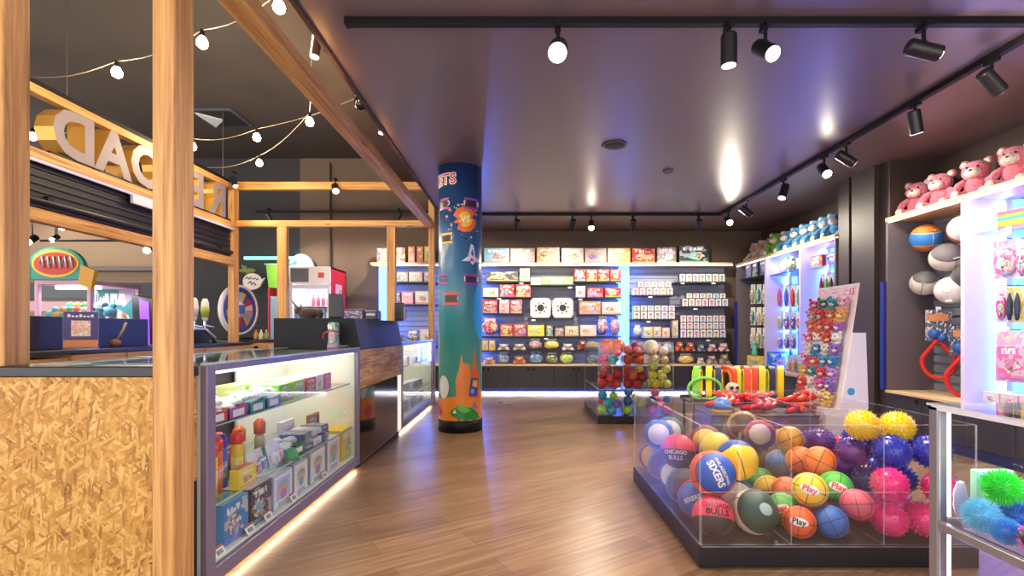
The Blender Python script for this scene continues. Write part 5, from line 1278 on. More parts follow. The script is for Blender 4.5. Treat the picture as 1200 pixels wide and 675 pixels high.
# red loops
def loop_toy(px, ytop, yloop, ybot, wpx, x, label):
    d = F * x / (px - CX); k = d / F; z0 = ZZ(ybot, d); zc = ZZ(ytop, d) - z0; zl = ZZ(yloop, d) - z0; w = wpx * k / 2
    t = thing('skipping_loop', label, 'toy', (x, d, z0), -PI/2 + .75, group='red loop toys on the slatted wall')
    pts = []
    for i in range(28):
        a = -PI * .5 + 2 * PI * (i + .5) / 28
        u = w * math.cos(a); v = zl * .42 + zl * .42 * math.sin(a)
        if math.sin(a) > .2: u *= 1 - .75 * (math.sin(a) - .2) / .8; v += zl * .14 * (math.sin(a) - .2)
        pts.append((u, -.03 + .01 * math.cos(a), v + .02))
    MB().tube(pts, .02, 10, closed=True).build('red_tube', mat('#e02a22', .3), t)
    MB().box(-w * .8, w * .8, -.02, -.014, zl * .95, zc).build('card', SOFT, t, color='#33406a'); MB().box(-w * .6, w * .6, -.022, -.02, zl + (zc - zl) * .62, zl + (zc - zl) * .85).build('orange_band', mat('#d98a4a', .4), t)
    MB().sph((-w * .25, -.05, zl * 1.05 + .04), (.05, .03, .05), sub=2).sph((w * .25, -.05, zl + .02), (.04, .03, .045), sub=2).build('blue_grip', mat('#2f66b8', .35), t)
    MB().box(-.02, .02, -.02, .0, zc, zc + .03).build('hang_tab', CARD, t)
loop_toy(1100, 363, 398, 445, 30, 4.34, 'red looped toy with a blue card, complete loop in view')
loop_toy(1130, 382, 415, 466, 32, 4.32, 'red looped toy half hidden behind the lit divider')

# ------------------------------------------------------------------ hanging packs
def hang(px0, px1, py0, py1, x, c, label, cc='#e9e6ea', group=None, rz=-PI/2 + .35, name='hanging_pack', shape='pouch'):
    d = F * x / ((px0 + px1) / 2 - CX); k = d / F; h = (py1 - py0) * k
    w = max(.07, (px1 - px0) * k * 1.15); z = ZZ(py1, d)
    t = thing(name, label, 'toy pack', (x, d, z), rz, group)
    MB().box(-w/2, w/2, 0, .004, 0, h, bev=.001).build('card', SOFT, t, color=cc)
    if shape == 'pouch': MB().sph((0, -.02, h * .42), (w * .42, .035, h * .36), sub=3, rough=.15, seed=px0).build('toy', ART, t, color=c)
    elif shape == 'tall':
        MB().lathe([(w * .16, 0), (w * .28, h * .2), (w * .3, h * .5), (w * .14, h * .72), (w * .05, h * .78)], 12, M=Mt(0, -.03, h * .06)).build('toy', mat(c, .35), t)
    else: MB().box(-w * .4, w * .4, -.035, 0, h * .06, h * .72, bev=.01).build('bubble', ART, t, color=c)
    MB().cyl((0, .1, h + .012), (0, -.04, h + .012), .004, seg=6).build('peg_hole_tab', STEEL, t)
    return t
G2 = 'packs hanging in the bay beside the frame edge'
hang(1169, 1192, 281, 326, 4.22, '#e86a9c', 'pink doll bag below the rainbow box', '#f0b4cc', G2)
hang(1194, 1206, 281, 326, 4.20, '#d84a88', 'pink card cut by the frame edge in the upper row', '#eec0d2', G2)
hang(1170, 1180, 336, 378, 4.22, '#d8408a', 'pink and white pack in the middle row of the bay', '#e9dcec', G2)
hang(1182, 1189, 336, 378, 4.22, '#2c3a4c', 'dark tall pack first beside the pink and white pack', '#c9b53a', G2, shape='tall')
hang(1191, 1198, 336, 378, 4.22, '#2c3a4c', 'dark tall pack second beside the pink and white pack', '#d4bf3f', G2, shape='tall')
hang(1173, 1204, 388, 448, 4.20, '#ea6fae', 'large pink play set card in the lowest row', '#f0a8cc', G2, shape='box')
d = F * 4.22 / (1192 - CX)
bxn('glass_shelf', pane((.9, .98, .97)), (4.05, 4.5, 3.5, 4.44, ZZ(268, d) - .012, ZZ(268, d) - .004)); 
t = thing('rainbow_box', 'rainbow striped box on the glass shelf', 'toy box', (4.24, F * 4.24 / (1192 - CX), ZZ(268, d) - .003), -PI/2 + .35)
for i, c in enumerate(('#e8607a', '#f0a04a', '#e9d24a', '#3fb0a0', '#ef9a5a', '#e8607a')): MB().box(-.11, .11, -.06, .06, i * .028, (i + 1) * .028, bev=.003).build('stripe', mat(c, .4), t)
for i, (px, py, lab) in enumerate([(1171, 279, 'shelf ticket above the pink doll bag'), (1171, 333, 'shelf ticket above the pink and white pack'), (1176, 386, 'shelf ticket above the pink play set')]):
    d = F * 4.15 / (px - CX)
    tag(MB().box(-.04, .04, -.001, .001, 0, .022).build('shelf_ticket', CARD, loc=(4.15, d, ZZ(py, d)), rot=(0, 0, -PI/2 + .4)), lab, 'price ticket', 'tickets in the frame edge bay')
for i, (y, c) in enumerate(((4.32, '#d8cfe2'), (4.16, '#c9c2d0'), (4.00, '#e2b8cc'))):
    carton(.15, .2, .11, (4.20, y, .501), 'pale boxed toy %s from the lit divider on the near wooden ledge' % ORD[i], c, rz=-PI/2)
# far shelving goods
GA, GB, GC = 'goods in the corner bay of the far shelving', 'goods in the middle bay of the far shelving', 'goods in the bay beside the pier'
bxf('shelf', STEEL, (4.05, 4.5, 8.14, 9.14, ZZ(325, 8.75) - .02, ZZ(325, 8.75)))
for i, (y, c, lab) in enumerate([(8.92, '#7a6ab0', 'lilac box first from the corner on the small steel shelf'), (8.66, '#3a2f6a', 'dark violet box second from the corner on the small steel shelf'), (8.38, '#4a3a78', 'violet box third from the corner on the small steel shelf')]):
    carton(.2, .2, .24, (4.2, y, ZZ(325, 8.75) + .001), lab, c, 'toy box', GA, rz=-PI/2)
k = 0
for row, (a, b_) in enumerate(((333, 356), (360, 381), (384, 408))):
    for j, px in enumerate((882.5, 889.5, 896.5)):
        d = F * 4.22 / (px - CX)
        if d < 9.05: hang(px - 3, px + 3, a, b_, 4.22, ['#8fae3c', '#3c7fa8', '#c9c4a8'][(row + j) % 3], 'green white hanging pack, %s from the corner, %s row of corner bay' % (ORD[j], ['upper', 'middle', 'lower'][row]), '#dfe4d2', GA)
carton(.6, .12, .2, (4.14, 8.62, .501), 'teal and yellow boxed game on the corner end of the ledge', '#e2c24a', 'game box', GA, rz=-PI/2)
t = thing('teal_toy', 'teal toy standing on the yellow boxed game', 'toy', (4.14, 8.75, .7025))
MB().lathe([(.05, 0), (.06, .05), (.035, .1), (.045, .15), (.02, .2)], 14).build('body', mat('#5fc0b0', .4), t); MB().sph((0, 0, .22), .04, sub=2).build('head', mat('#7fd0c0', .4), t)
t = thing('printed_board', 'blue printed board with yellow and red shapes at the foot of the lit divider', 'board', (4.24, 8.06, .501))
MB().box(-.22, .22, 0, .012, 0, .30, bev=.002).build('board', mat('#2f86c8', .4), t)
MB().box(-.205, .205, -.0012, 0, .015, .285).build('front_art', ART, t, color='#2f86c8')
bxf('shelf', mat('#2a55c0', .3), (4.05, 4.5, 7.13, 8.05, ZZ(320, 7.75) - .02, ZZ(320, 7.75)))
for i, (y, c) in enumerate(((7.90, '#e6e2d6'), (7.66, '#5a7a4a'), (7.42, '#dcd6d0'))):
    t = thing('gift_bag', '%s soft bag %s from the corner side on the blue shelf of the middle bay' % (['white', 'green', 'cream'][i], ORD[i]), 'toy pack', (4.2, y, ZZ(320, 7.75) + .001), -PI/2, GB)
    MB().sph((0, 0, .11), (.09, .05, .11), sub=3, rough=.2, seed=i).build('pouch', SOFT, t, color=c); MB().box(-.06, .06, -.006, .006, .2, .25, bev=.003).build('header', CARD, t)
for row, (a, b_, cs, shp) in enumerate([(334, 360, ('#c25a8a', '#5a6ac0', '#e2482c', '#6a9a3c'), 'tall'), (365, 387, ('#a8c83a', '#7a4aa8', '#4a3a9a', '#c03a6a'), 'pouch'), (391, 409, ('#7a5ac8', '#6a4ab8', '#8a5ad0'), 'pouch')]):
    for j, c in enumerate(cs):
        px = 915 + j * 7.6
        hang(px - 3.2, px + 3.2, a, b_, 4.24, c, '%s hanging toy, %s from the divider in the %s row of the middle bay' % (colour_word(c), ORD[j], ['upper', 'middle', 'lower'][row]), '#c9cbe8', GB, shape=shp)
for j, (px, c) in enumerate(((925, '#e0a03a'), (932, '#e07a4a'), (938, '#3aa0c0'))):
    hang(px - 3, px + 3, 416, 440, 4.26, c, '%s hanging toy, %s above the ledge in the middle bay' % (colour_word(c), ORD[j]), '#bcd8ea', GB)
bxf('glass_shelf', pane((.9, .97, 1)), (4.05, 4.5, 6.33, 7.03, ZZ(313, 6.8) - .012, ZZ(313, 6.8) - .003))
carton(.26, .2, .17, (4.2, 6.86, ZZ(313, 6.8) - .002), 'red blue and white box on the glass shelf beside the pier', '#c8483c', 'toy box', GC, rz=-PI/2)
carton(.26, .2, .16, (4.2, 6.52, ZZ(313, 6.8) - .002), 'blue box partly behind the pier on the glass shelf', '#3a5ab8', 'toy box', GC, rz=-PI/2)
for j, (px, c) in enumerate(((964, '#7a2a4a'), (970, '#7ab83c'), (976, '#2a3a2c'), (982, '#d8703a'))):
    hang(px - 2.6, px + 2.6, 321, 348, 4.2, c, '%s tube pack, %s from the divider in the bay beside the pier' % (colour_word(c), ORD[j]), '#b8b0c8', GC, shape='tall')
for j, (px, c) in enumerate(((964, '#5a4ab0'), (971, '#c84a8a'), (978, '#3a9ac0'))):
    hang(px - 2.6, px + 2.6, 356, 382, 4.2, c, '%s hanging pack, %s in the second row beside the pier' % (colour_word(c), ORD[j]), '#c8c4e0', GC)
# ================================================================== CLEAR BALL BIN IN FRONT
ACR, EDG = pane((.985, .985, .99)), edge_mat()
def panel(mb, x0, x1, y0, y1, z0, z1):
    d = [x1 - x0, y1 - y0, z1 - z0]; a = d.index(min(d)); n = len(mb.f)
    mb.box(x0, x1, y0, y1, z0, z1, 1)
    for i in (2 * a, 2 * a + 1): mb.m[n + i] = 0
    return mb
def pp_(name, par, *bs):
    b = MB()
    for q in bs: panel(b, *q)
    return b.build(name, [ACR, EDG], par)
BX0, BX1, BY0, BY1, BT = .87, 2.215, 2.40, 3.79, .69
T_ = .006
t = thing('ball_bin', 'large clear divided bin of balls on a black plinth nearest the camera', 'display bin', ((BX0 + BX1) / 2, (BY0 + BY1) / 2, 0))
hx, hy = (BX1 - BX0) / 2, (BY1 - BY0) / 2
MB().box(-hx - .006, hx + .006, -hy - .006, hy + .006, 0, .108, bev=.004).build('plinth', mat('#1c1b20', .35), t)
pp_('front_panel', t, (-hx, hx, -hy, -hy + T_, .109, BT)); pp_('front_lip', t, (-hx, hx, -hy - .026, -hy - .020, .109, .372))
pp_('back_panel', t, (-hx, hx, hy - T_, hy, .109, BT))
pp_('side_panel', t, (-hx, -hx + T_, -hy + T_, hy - T_, .109, BT)); pp_('side_panel', t, (hx - T_, hx, -hy + T_, hy - T_, .109, BT))
cxs = [BX0, 1.316, 1.767, BX1]; cys = [BY0, 2.863, 3.327, BY1]
for x in cxs[1:3]: pp_('divider', t, (x - (BX0 + hx) - T_/2, x - (BX0 + hx) + T_/2, -hy + T_, hy - T_, .109, BT - .02))
for y in cys[1:3]: pp_('divider', t, (-hx + T_, hx - T_, y - (BY0 + hy) - T_/2, y - (BY0 + hy) + T_/2, .109, BT - .025))
def settle(balls, box, it=240):
    """let the balls of one compartment come to rest against each other and its walls"""
    x0, x1, y0, y1, z0 = box
    for k in range(it):
        for b in balls: b[0].z -= .0016 if k < it - 60 else 0
        for _ in range(4):
            for i in range(len(balls)):
                for j in range(i + 1, len(balls)):
                    d = balls[j][0] - balls[i][0]; m = balls[i][1] + balls[j][1] + .001; l = d.length
                    if l < m:
                        d = d / l if l > 1e-5 else Vector((.1, .1, 1)).normalized()
                        balls[i][0] -= d * (m - l) * .5; balls[j][0] += d * (m - l) * .5
            for b in balls:
                p, r = b[0], b[1]
                p.x = min(max(p.x, x0 + r + .005), x1 - r - .005); p.y = min(max(p.y, y0 + r + .008), y1 - r - .005); p.z = max(p.z, z0 + r)
def cell(i, j, z0=.109): return (cxs[i], cxs[i + 1], cys[j], cys[j + 1], z0)
BM = ball_material
RB = .105
def B(px, py, d, r, fn): return [P(px, py, d), r, fn]
def nba(label, m, texts=(), roll=0., dx=0., dz=0., badge=None):
    return lambda p, r: play_ball(p, r, label, m, orient(toward(p, dx, dz), roll), texts, 'team basketballs in the clear bin', badge=badge)
def mini(label, c, word=True, roll=0., dx=0., dz=0., wc='#d8323c'):
    return lambda p, r: play_ball(p, r, label, BM(c, None, .58), orient(toward(p, dx, dz), roll), [('Play', .5, .0, wc, .03)] if word else (), 'small play balls in the clear bin', badge=(.55, .26, '#f2eee4') if word else None)
def spk(label, c, group='spiky balls in the clear bin'): return lambda p, r: spiky(p, r * .97, label, c, 2, group)
CELLS = {
 (0, 0): [B(850, 607, 2.54, .10, nba('pink and black basketball at the bottom front corner of the bin', BM('#e8335e', '#1b181c', .22, False, axis='low'), [('CHICAGO', .36, .34, '#1b181c', .02), ('BULLS', .42, .0, '#1b181c', .03)], -.12, .25, .2)),
          B(840, 545, 2.56, .118, nba('orange basketball with big blue panel and white lettering in the front corner', BM('#ee5a2c', '#2858b8', .52, True), [('PHILADELPHIA', .2, .22, '#f2ece6', .01), ('SIXERS', .42, -.1, '#f2ece6', .03)], -1.15, .25)),
          B(890, 582, 2.62, .112, nba('cream, green and blue basketball low behind the bin front', BM('#e9dfc8', '#1e4a3c', .30, False), (), .9, .5, .1, (.26, .30, '#a9c4c0'))),
          B(875, 528, 2.78, .11, nba('yellow basketball with blue cap standing high in the front cell', BM('#f2c61e', '#2a4a9c', .12, False, axis='high'), (), .45, -.1, .9, (.26, .2, '#e8c838'))),
          B(880, 640, 2.75, RB, nba('navy basketball at the bottom back of the front cell', BM('#26407c', '#e2ddd4', .55, True))),
          B(812, 560, 2.74, RB, nba('red and blue basketball behind the orange one', BM('#ea5230', '#2d5fb4', .50, True), [('SIXERS', .3, 0, '#e9e4e0', .02)], .5, -.3))],
 (0, 1): [B(795, 508, 3.02, RB, nba('red and black basketball high in the second cell', BM('#e23a44', '#191618', .05, False, axis='low'), [('CHICAGO', .3, -.22, '#efe8e2', .02), ('BULLS', .34, -.55, '#efe8e2', .02)], .05, -.2, .2)),
          B(790, 548, 3.0, RB, nba('teal basketball in the second cell of the bin', BM('#1f8a96', '#17323c', .5, True))),
          B(835, 500, 3.1, RB, nba('dark green and yellow basketball at the top of the second cell', BM('#2c4a34', '#d9c24a', .55, True), dx=-.3, dz=.6)),
          B(800, 580, 3.05, RB, nba('dark blue and white basketball at the bottom of the second cell', BM('#23356e', '#e8e4de', .5, True))), B(845, 585, 3.2, RB, nba('orange and black basketball at the bottom of the second cell', BM('#d9622a', '#1c1a1c', .6, True))), B(830, 540, 3.25, RB, nba('maroon basketball at the back of the second cell', BM('#8a2434', '#e0b84a', .6, True))),
          B(850, 560, 3.1, RB, nba('blue basketball low in the second cell', BM('#2a62b4', '#e8e2da', .6, True)))],
 (0, 2): [B(766, 533, 3.5, RB, nba('purple and yellow basketball in the third cell along the aisle', BM('#5a3488', '#e8bf3a', .55, True))),
          B(764, 494, 3.5, RB, nba('blue basketball at the top of the third cell along the aisle', BM('#2f6fb8', '#e8e4e0', .7, True))),
          B(800, 520, 3.6, RB, nba('red basketball behind in the third cell', BM('#d8403a', '#f0e8e0', .65, True))),
          B(775, 560, 3.45, RB, nba('teal and black basketball at the bottom of the third cell', BM('#2a98a0', '#1a1c20', .5, True))), B(800, 550, 3.65, RB, nba('grey and red basketball at the bottom back of the third cell', BM('#a8a4a6', '#c0343a', .6, True))),
          B(790, 480, 3.65, RB, nba('green basketball behind in the third cell', BM('#2f7a4a', '#f0e8d8', .65, True)))],
 (1, 0): [B(944, 617, 2.49, .078, mini('orange small ball with dark badge at the bottom of the middle front cell', '#e8622a', True, -.1, wc='#2a2426')), B(984, 617, 2.50, .08, mini('blue small ball at the bottom of the middle front cell', '#2868b8', False, .5)),
          B(1010, 596, 2.66, .08, mini('dark red small ball low in the middle front cell', '#b8404a', False, .7)), B(962, 590, 2.62, .08, mini('red small ball above the orange one', '#c84444', False, .3)),
          B(958, 543, 2.56, .086, mini('bright yellow small ball with play lettering in the middle front cell', '#f4cf26', True, -.25, wc='#e0364a')), B(993, 560, 2.58, .084, mini('green small ball with play lettering beside the yellow one', '#4fc03a', True, -.3, .2)),
          B(932, 563, 2.6, .084, mini('green small ball with play lettering at the outer divider', '#58b83c', True, .5, -.2)), B(966, 527, 2.74, .084, mini('orange small ball topmost behind the bright yellow one', '#ee7a26', False, 1.2)),
          B(1000, 590, 2.5, .075, mini('pinkish red small ball at the inner divider', '#d85a6a', False, .2)), B(935, 540, 2.74, .08, mini('deep orange small ball behind the green one', '#e8701e', False, .4))],
 (1, 1): [B(912, 543, 2.96, .086, mini('yellow small ball in the second middle cell', '#f0c424', False, .3)), B(935, 540, 3.0, .086, mini('orange ball in the second middle cell', '#e07a2a', False, .6)), B(970, 560, 3.0, .086, mini('red ball in the second middle cell', '#c43a3a', False, .6)),
          B(950, 580, 3.1, .086, mini('purple ball in the second middle cell', '#7a4a9a', False, .9)), B(920, 570, 3.1, .086, mini('green ball in the second middle cell', '#4aa84a', False, .2)), B(985, 530, 3.1, .086, mini('blue ball in the second middle cell', '#2f6ab0', False, .2)),
          B(930, 515, 3.05, .08, mini('golden small ball on top in the second middle cell', '#c9982e', False, .5))],
 (1, 2): [B(890, 520, 3.5, .11, nba('orange and dark ball in the back middle cell', BM('#c9702a', '#3a2a2a', .5, True))), B(930, 520, 3.5, .11, nba('red ball in the back middle cell', BM('#c43434', '#2a2022', .6, True))), B(905, 500, 3.6, .11, nba('golden ball in the back middle cell', BM('#b98a30', '#4a3a22', .6, True))), B(925, 495, 3.4, .1, nba('crimson ball topmost in the back middle cell', BM('#b82a44', '#e8c8c8', .7, True)))],
 (2, 0): [], (2, 1): [], (2, 2): [],
}
def heap(j, layers):
    for q, (z, row) in enumerate(layers):
        for k, (u, v, r, c, lab) in enumerate(row):
            x0, x1, y0, y1, _ = cell(2, j)
            CELLS[2, j].append([Vector((x0 + (x1 - x0) * u, y0 + (y1 - y0) * v, z)), r, spk(lab, c)])
PK, NV, PU, YE = '#e8307e', '#2c33a4', '#5e3492', '#e9bf1c'
heap(0, [(.2, [(.22, .22, .088, PK, 'bright pink spiky ball at the bottom front by the small balls'), (.68, .22, .088, PK, 'bright pink spiky ball at the bottom front of the end cell'), (.25, .72, .088, PK, 'pink spiky ball low at the back of the front end cell'), (.75, .72, .088, PK, 'pink spiky ball low in the far corner of the front end cell')]),
         (.35, [(.22, .25, .088, PK, 'deep pink spiky ball second layer by the inner divider'), (.72, .22, .088, PK, 'deep pink spiky ball second layer at the bin front'), (.25, .75, .088, PU, 'purple spiky ball second layer behind the deep pink one'), (.75, .75, .088, NV, 'navy spiky ball second layer in the far corner')]),
         (.50, [(.25, .3, .092, NV, 'navy spiky ball in the middle of the blue heap by the divider'), (.75, .25, .092, NV, 'glossy blue spiky ball high at the bin front'), (.22, .78, .088, PU, 'purple spiky ball high by the inner divider'), (.72, .78, .09, NV, 'navy spiky ball high at the back of the front end cell')]),
         (.66, [(.10, .70, .088, YE, 'golden yellow spiky ball on top nearer the plush stand'), (.60, .66, .088, YE, 'golden yellow spiky ball on top nearer the glass case')])])
heap(1, [(.2, [(.25, .25, .09, PK, 'pink spiky ball low front in the middle end cell'), (.75, .25, .09, PK, 'pink spiky ball low outer side in the middle end cell'), (.25, .75, .09, PK, 'pink spiky ball low back in the middle end cell'), (.75, .75, .09, NV, 'navy spiky ball low back in the middle end cell')]),
         (.37, [(.25, .25, .09, PU, 'purple spiky ball second layer in the middle end cell'), (.75, .25, .09, NV, 'navy spiky ball second layer in the middle end cell'), (.25, .75, .09, PU, 'violet spiky ball second layer back of the middle end cell'), (.75, .75, .09, PK, 'pink spiky ball second layer back of the middle end cell')]),
         (.52, [(.22, .3, .09, PU, 'purple spiky ball topmost in the middle end cell'), (.75, .3, .09, NV, 'navy spiky ball topmost in the middle end cell')])])
heap(2, [(.2, [(.25, .3, .10, PU, 'purple spiky ball low in the back end cell'), (.75, .3, .10, NV, 'navy spiky ball low in the back end cell'), (.5, .8, .10, PK, 'pink spiky ball low in the back end cell')]), (.38, [(.3, .6, .10, YE, 'golden spiky ball in the back end cell'), (.7, .6, .1, PU, 'violet spiky ball in the back end cell')])])
for (i, j), bl in CELLS.items():
    settle(bl, cell(i, j))
    for p, r, fn in bl: fn(p.copy(), r)
ALLB = CELLS

# ================================================================== SMALL TIERED BIN IN THE MIDDLE OF THE SHOP
MX0, MX1, MY0, MY1 = .95, 1.875, 6.06, 7.33
t = thing('tiered_bin', 'three tier clear bin of small balls in the middle of the shop', 'display bin', ((MX0 + MX1) / 2, (MY0 + MY1) / 2, 0))
hx, hy = (MX1 - MX0) / 2, (MY1 - MY0) / 2
MB().box(-hx - .005, hx + .005, -hy - .005, hy + .005, 0, .098, bev=.004).build('plinth', mat('#1c1b20', .35), t)
for k, (z0, z1) in enumerate(((.10, .42), (.43, .72), (.73, 1.0))):
    pp_('tier_front', t, (-hx, hx, -hy, -hy + T_, z0, z1)); pp_('tier_side', t, (-hx, -hx + T_, -hy + T_, hy, z0, z1)); pp_('tier_side', t, (hx - T_, hx, -hy + T_, hy, z0, z1))
    pp_('tier_back', t, (-hx, hx, .1, .1 + T_, z0, z1))
    if k: pp_('tier_tray', t, (-hx + T_, hx - T_, -hy + T_, .1, z0 - .008, z0))
    for u in (-.33, .33): pp_('tier_divider', t, (hx * u * 1.0 - T_/2, hx * u + T_/2, -hy + T_, .1, z0, z1 - .02))
tier_names = ['lowest', 'middle', 'top']
TC = [  # tier -> three compartments of colours
 [['#8fd03a', '#2fa8d8', '#9ad84a', '#3a7ac0', '#2fb0c8', '#7a6ab8', '#e05a5a'], ['#a8d83a', '#3a8ac8', '#c0d84a', '#b0a0c0', '#2f5a9a', '#b8dc50', '#4a9ad0'], ['#e83a78', '#ec4a88', '#2f6ab8', '#e8437e', '#3a3a8a', '#f05a90', '#e03a70']],
 [['#c8322c', '#d8423a', '#b82a30', '#d8503a', '#a82830', '#cf3a34', '#c84444'], ['#a82430', '#b83030', '#d8a83a', '#98242c', '#d05a2c', '#8a2028', '#c43a30'], ['#d8d83a', '#c8d84a', '#e0dc5a', '#e8e0a0', '#cfd83a', '#d8e05a', '#d84a3a']],
 [['#e83a78', '#3ab8b0', '#e84a80', '#4ac0b8', '#e0407a'], ['#b8302c', '#c83a34', '#d8602c', '#a8282c', '#c04038'], ['#e0cfa8', '#d8c090', '#e4d8b8', '#4aa878', '#d8b878']]]
for k in range(3):
    z0 = (.099, .431, .731)[k]; gx = (MX1 - MX0) / 3
    for c3 in range(3):
        r = .058; cols = TC[k][c3] + TC[k][c3][:3]; n = len(cols)
        box = (MX0 + gx * c3 + (.004 if c3 else .002), MX0 + gx * (c3 + 1) - .004, MY0 + .004, MY0 + .30, z0)
        bl = []
        for q in range(n):
            bl.append([Vector((box[0] + .07 + (q % 2) * .13 + R.uniform(-.01, .01), MY0 + .07 + (q // 2 % 2) * .1, z0 + .06 + .10 * (q // 4) + .02 * (q % 3))), r - .004 * (q % 2), cols[q]])
        settle(bl, box, 160)
        for q, (p, r, c) in enumerate(bl):
            lab = '%s small ball, %s in the %s cell, %s tier of middle bin' % (colour_word(c), ORD[q], ['aisle side', 'centre', 'far side'][c3], tier_names[k])
            if k == 2 and c3 == 0 or (k == 0 and q % 3 == 0): spiky(p, r * .97, lab.replace('small ball', 'spiky ball'), c, 1, 'small balls in the tiered bin', name='spiky_ball')
            else:
                b = MB().sph((0, 0, 0), r, sub=3).build('small_ball', BM(c, None, .6), loc=p, rot=(R.uniform(0, 6), R.uniform(0, 6), 0)); tag(b, lab, 'ball', 'small balls in the tiered bin')
for px, py, r, c, lab in ((711, 411, .095, '#f07a1e', 'big orange spiky ball on top of the aisle side of the middle bin'), (724, 408, .095, '#ee6e20', 'second big orange spiky ball on top of the middle bin'), (746, 410, .085, '#8a1f24', 'dark red ball heaped on top of the middle bin'), (763, 412, .09, '#dcd8b0', 'pale green cream ball heaped on top of the middle bin')):
    p = P(px, py, MY0 + .16); p.z = max(p.z, .731 + .12 + r)
    if 'spiky' in lab: spiky(p, r, lab, c, 2, 'big balls on the middle bin')
    else: tag(MB().sph((0, 0, 0), r, sub=3).build('small_ball', BM(c, None, .6), loc=p, rot=(1, .4, 0)), lab, 'ball', 'big balls on the middle bin')

# ================================================================== FOAM BANDS, RED TOYS AND KEYRING STAND BEHIND THE BALL BIN
t = thing('foam_rack', 'dark wire rack carrying the striped foam bands behind the ball bin', 'rack', (2.02, 4.62, 0))
for x in (-.45, .52):
    for y in (-.13, .13): MB().cyl((x, y, 0), (x, y, .50), .012, seg=8).build('leg', STEEL, t)
MB().box(-.48, .55, -.16, .16, .49, .505, bev=.003).build('tray', STEEL, t)
MB().box(-.48, .55, -.16, -.15, .505, .53).box(-.48, .55, .15, .16, .505, .53).build('tray_lip', STEEL, t)
bands = [(821, '#7fd048', '#e8d42c', 'lime green foam band at the aisle end of the rack'), (835, '#f4d416', '#1c1a2a', 'yellow foam band second from the aisle end of the rack'), (845, '#202a58', '#f4d416', 'navy foam band third from the aisle end'), (856, '#f0552c', '#f08a2a', 'orange foam band in the middle of the rack'),
         (868, '#f2d01c', '#8fd83a', 'yellow and green foam band beside the orange one'), (879, '#e8502c', '#f2c61e', 'red orange foam band past the middle of the rack'), (890, '#d8452a', '#1a1820', 'dark red foam band fourth from the shelf end'), (897, '#e8cf2a', '#7ac83a', 'yellow and green foam band third from the shelf end'),
         (908, '#1e2850', '#f0d21c', 'navy foam band second from the shelf end'), (920, '#f2d414', '#1c1a2a', 'yellow foam band at the shelf end of the rack')]
ringp = lambda r0, r1, h: [(r0, -h), (r1, -h), (r1, h), (r0, h), (r0, -h)]
for i, (px, c, c2, lab) in enumerate(bands):
    y = 4.62; big = (px in (856,)); r = .155
    rz = -.39 + .08 * (i % 3 - 1) if not big else .25
    t = thing('foam_band', lab, 'foam toy', (XX(px, y - .1), y - .02, .507 + r), group='striped foam bands on the rack', rot=(0, 0, rz))
    My = Mr(PI/2, 'Y')
    def loop(ra, rb, h):
        n = 40; vs = []
        for rr, hh in ((ra, -h), (rb, -h), (rb, h), (ra, h)):
            for k in range(n):
                a = 2 * PI * k / n; cc, ss = math.cos(a), math.sin(a)
                q = rr / (abs(cc) ** 4 + abs(ss) ** 4) ** .25
                vs.append((hh, q * cc * .8, q * ss))
        return vs, [[j * n + k, j * n + (k + 1) % n, ((j + 1) % 4) * n + (k + 1) % n, ((j + 1) % 4) * n + k] for j in range(4) for k in range(n)]
    MB().add(*loop(r - .03, r, .026)).build('outer_band', mat(c, .6), t)
    MB().add(*loop(r - .05, r - .03, .036)).build('lining', mat(c2, .6), t)
for i, (px, c, lab) in enumerate(((826, '#7ad060', 'thin green hoop over the aisle end foam bands'),)):
    tag(MB().tube([(.15 * math.cos(a), 0, .10 * math.sin(a)) for a in [PI * 2 * q / 24 for q in range(24)]], .014, 8, closed=True).build('foam_hoop', mat(c, .5), loc=(XX(826, 4.475), 4.475, .505 + .115)), lab, 'hoop')
t = thing('lower_tray_stand', 'low clear stand carrying the red toys between the ball bin and the foam rack', 'stand', (1.95, 4.08, 0))
MB().box(-.45, .4, -.2, .2, 0, .47, bev=.01).build('carton', mat('#6a5a66', .5), t); MB().box(-.45, .4, -.2, .2, .47, .48).build('lid', mat('#3a3036', .5), t)
for i in range(9):
    x, y = 1.58 + i * .095, 4.0 + .06 * (i % 3)
    pts = [(.06 * math.cos(q * .7) * (1 + .05 * q), .06 * math.sin(q * .7), .022 + q * .011) for q in range(12)]
    t = thing('red_snake_toy', 'coiled red rubber toy, %s from the aisle on the stand behind the bin' % ORD[i], 'toy', (x, y, .481), i * .7, 'red rubber toys behind the ball bin')
    MB().tube(pts, [.023] * 11 + [.01], 8).build('body', mat(['#d8281e', '#e8401c', '#c81e24'][i % 3], .3), t); MB().sph((pts[11][0], pts[11][1], pts[11][2] + .01), (.025, .018, .016), sub=2).build('head', mat('#e8481e', .3), t)
t = thing('blue_cap_toy', 'blue and yellow rounded toy beside the red rubber toys', 'toy', (XX(846, 3.95), 3.95, .481))
MB().lathe([(.075, 0), (.08, .03), (.075, .045)], 20).build('yellow_base', mat('#c8a02c', .4), t); MB().lathe([(.078, .045), (.072, .09), (.045, .125), (.01, .135)], 20).build('blue_cap', mat('#4a86d0', .4), t)
t = thing('eye_plush', 'small white and brown eyed plush in front of the foam bands', 'plush toy', (XX(857, 4.35), 4.35, .481))
MB().sph((0, 0, .07), (.06, .05, .07), sub=2).build('body', fuzzy('#a98a5a'), t); MB().sph((0, -.02, .16), (.06, .05, .055), sub=2).build('head', fuzzy('#d8ccb0'), t)
for k in (-1, 1): MB().sph((k * .025, -.065, .17), .016, sub=2).build('eye', mat('#181416', .1), t)

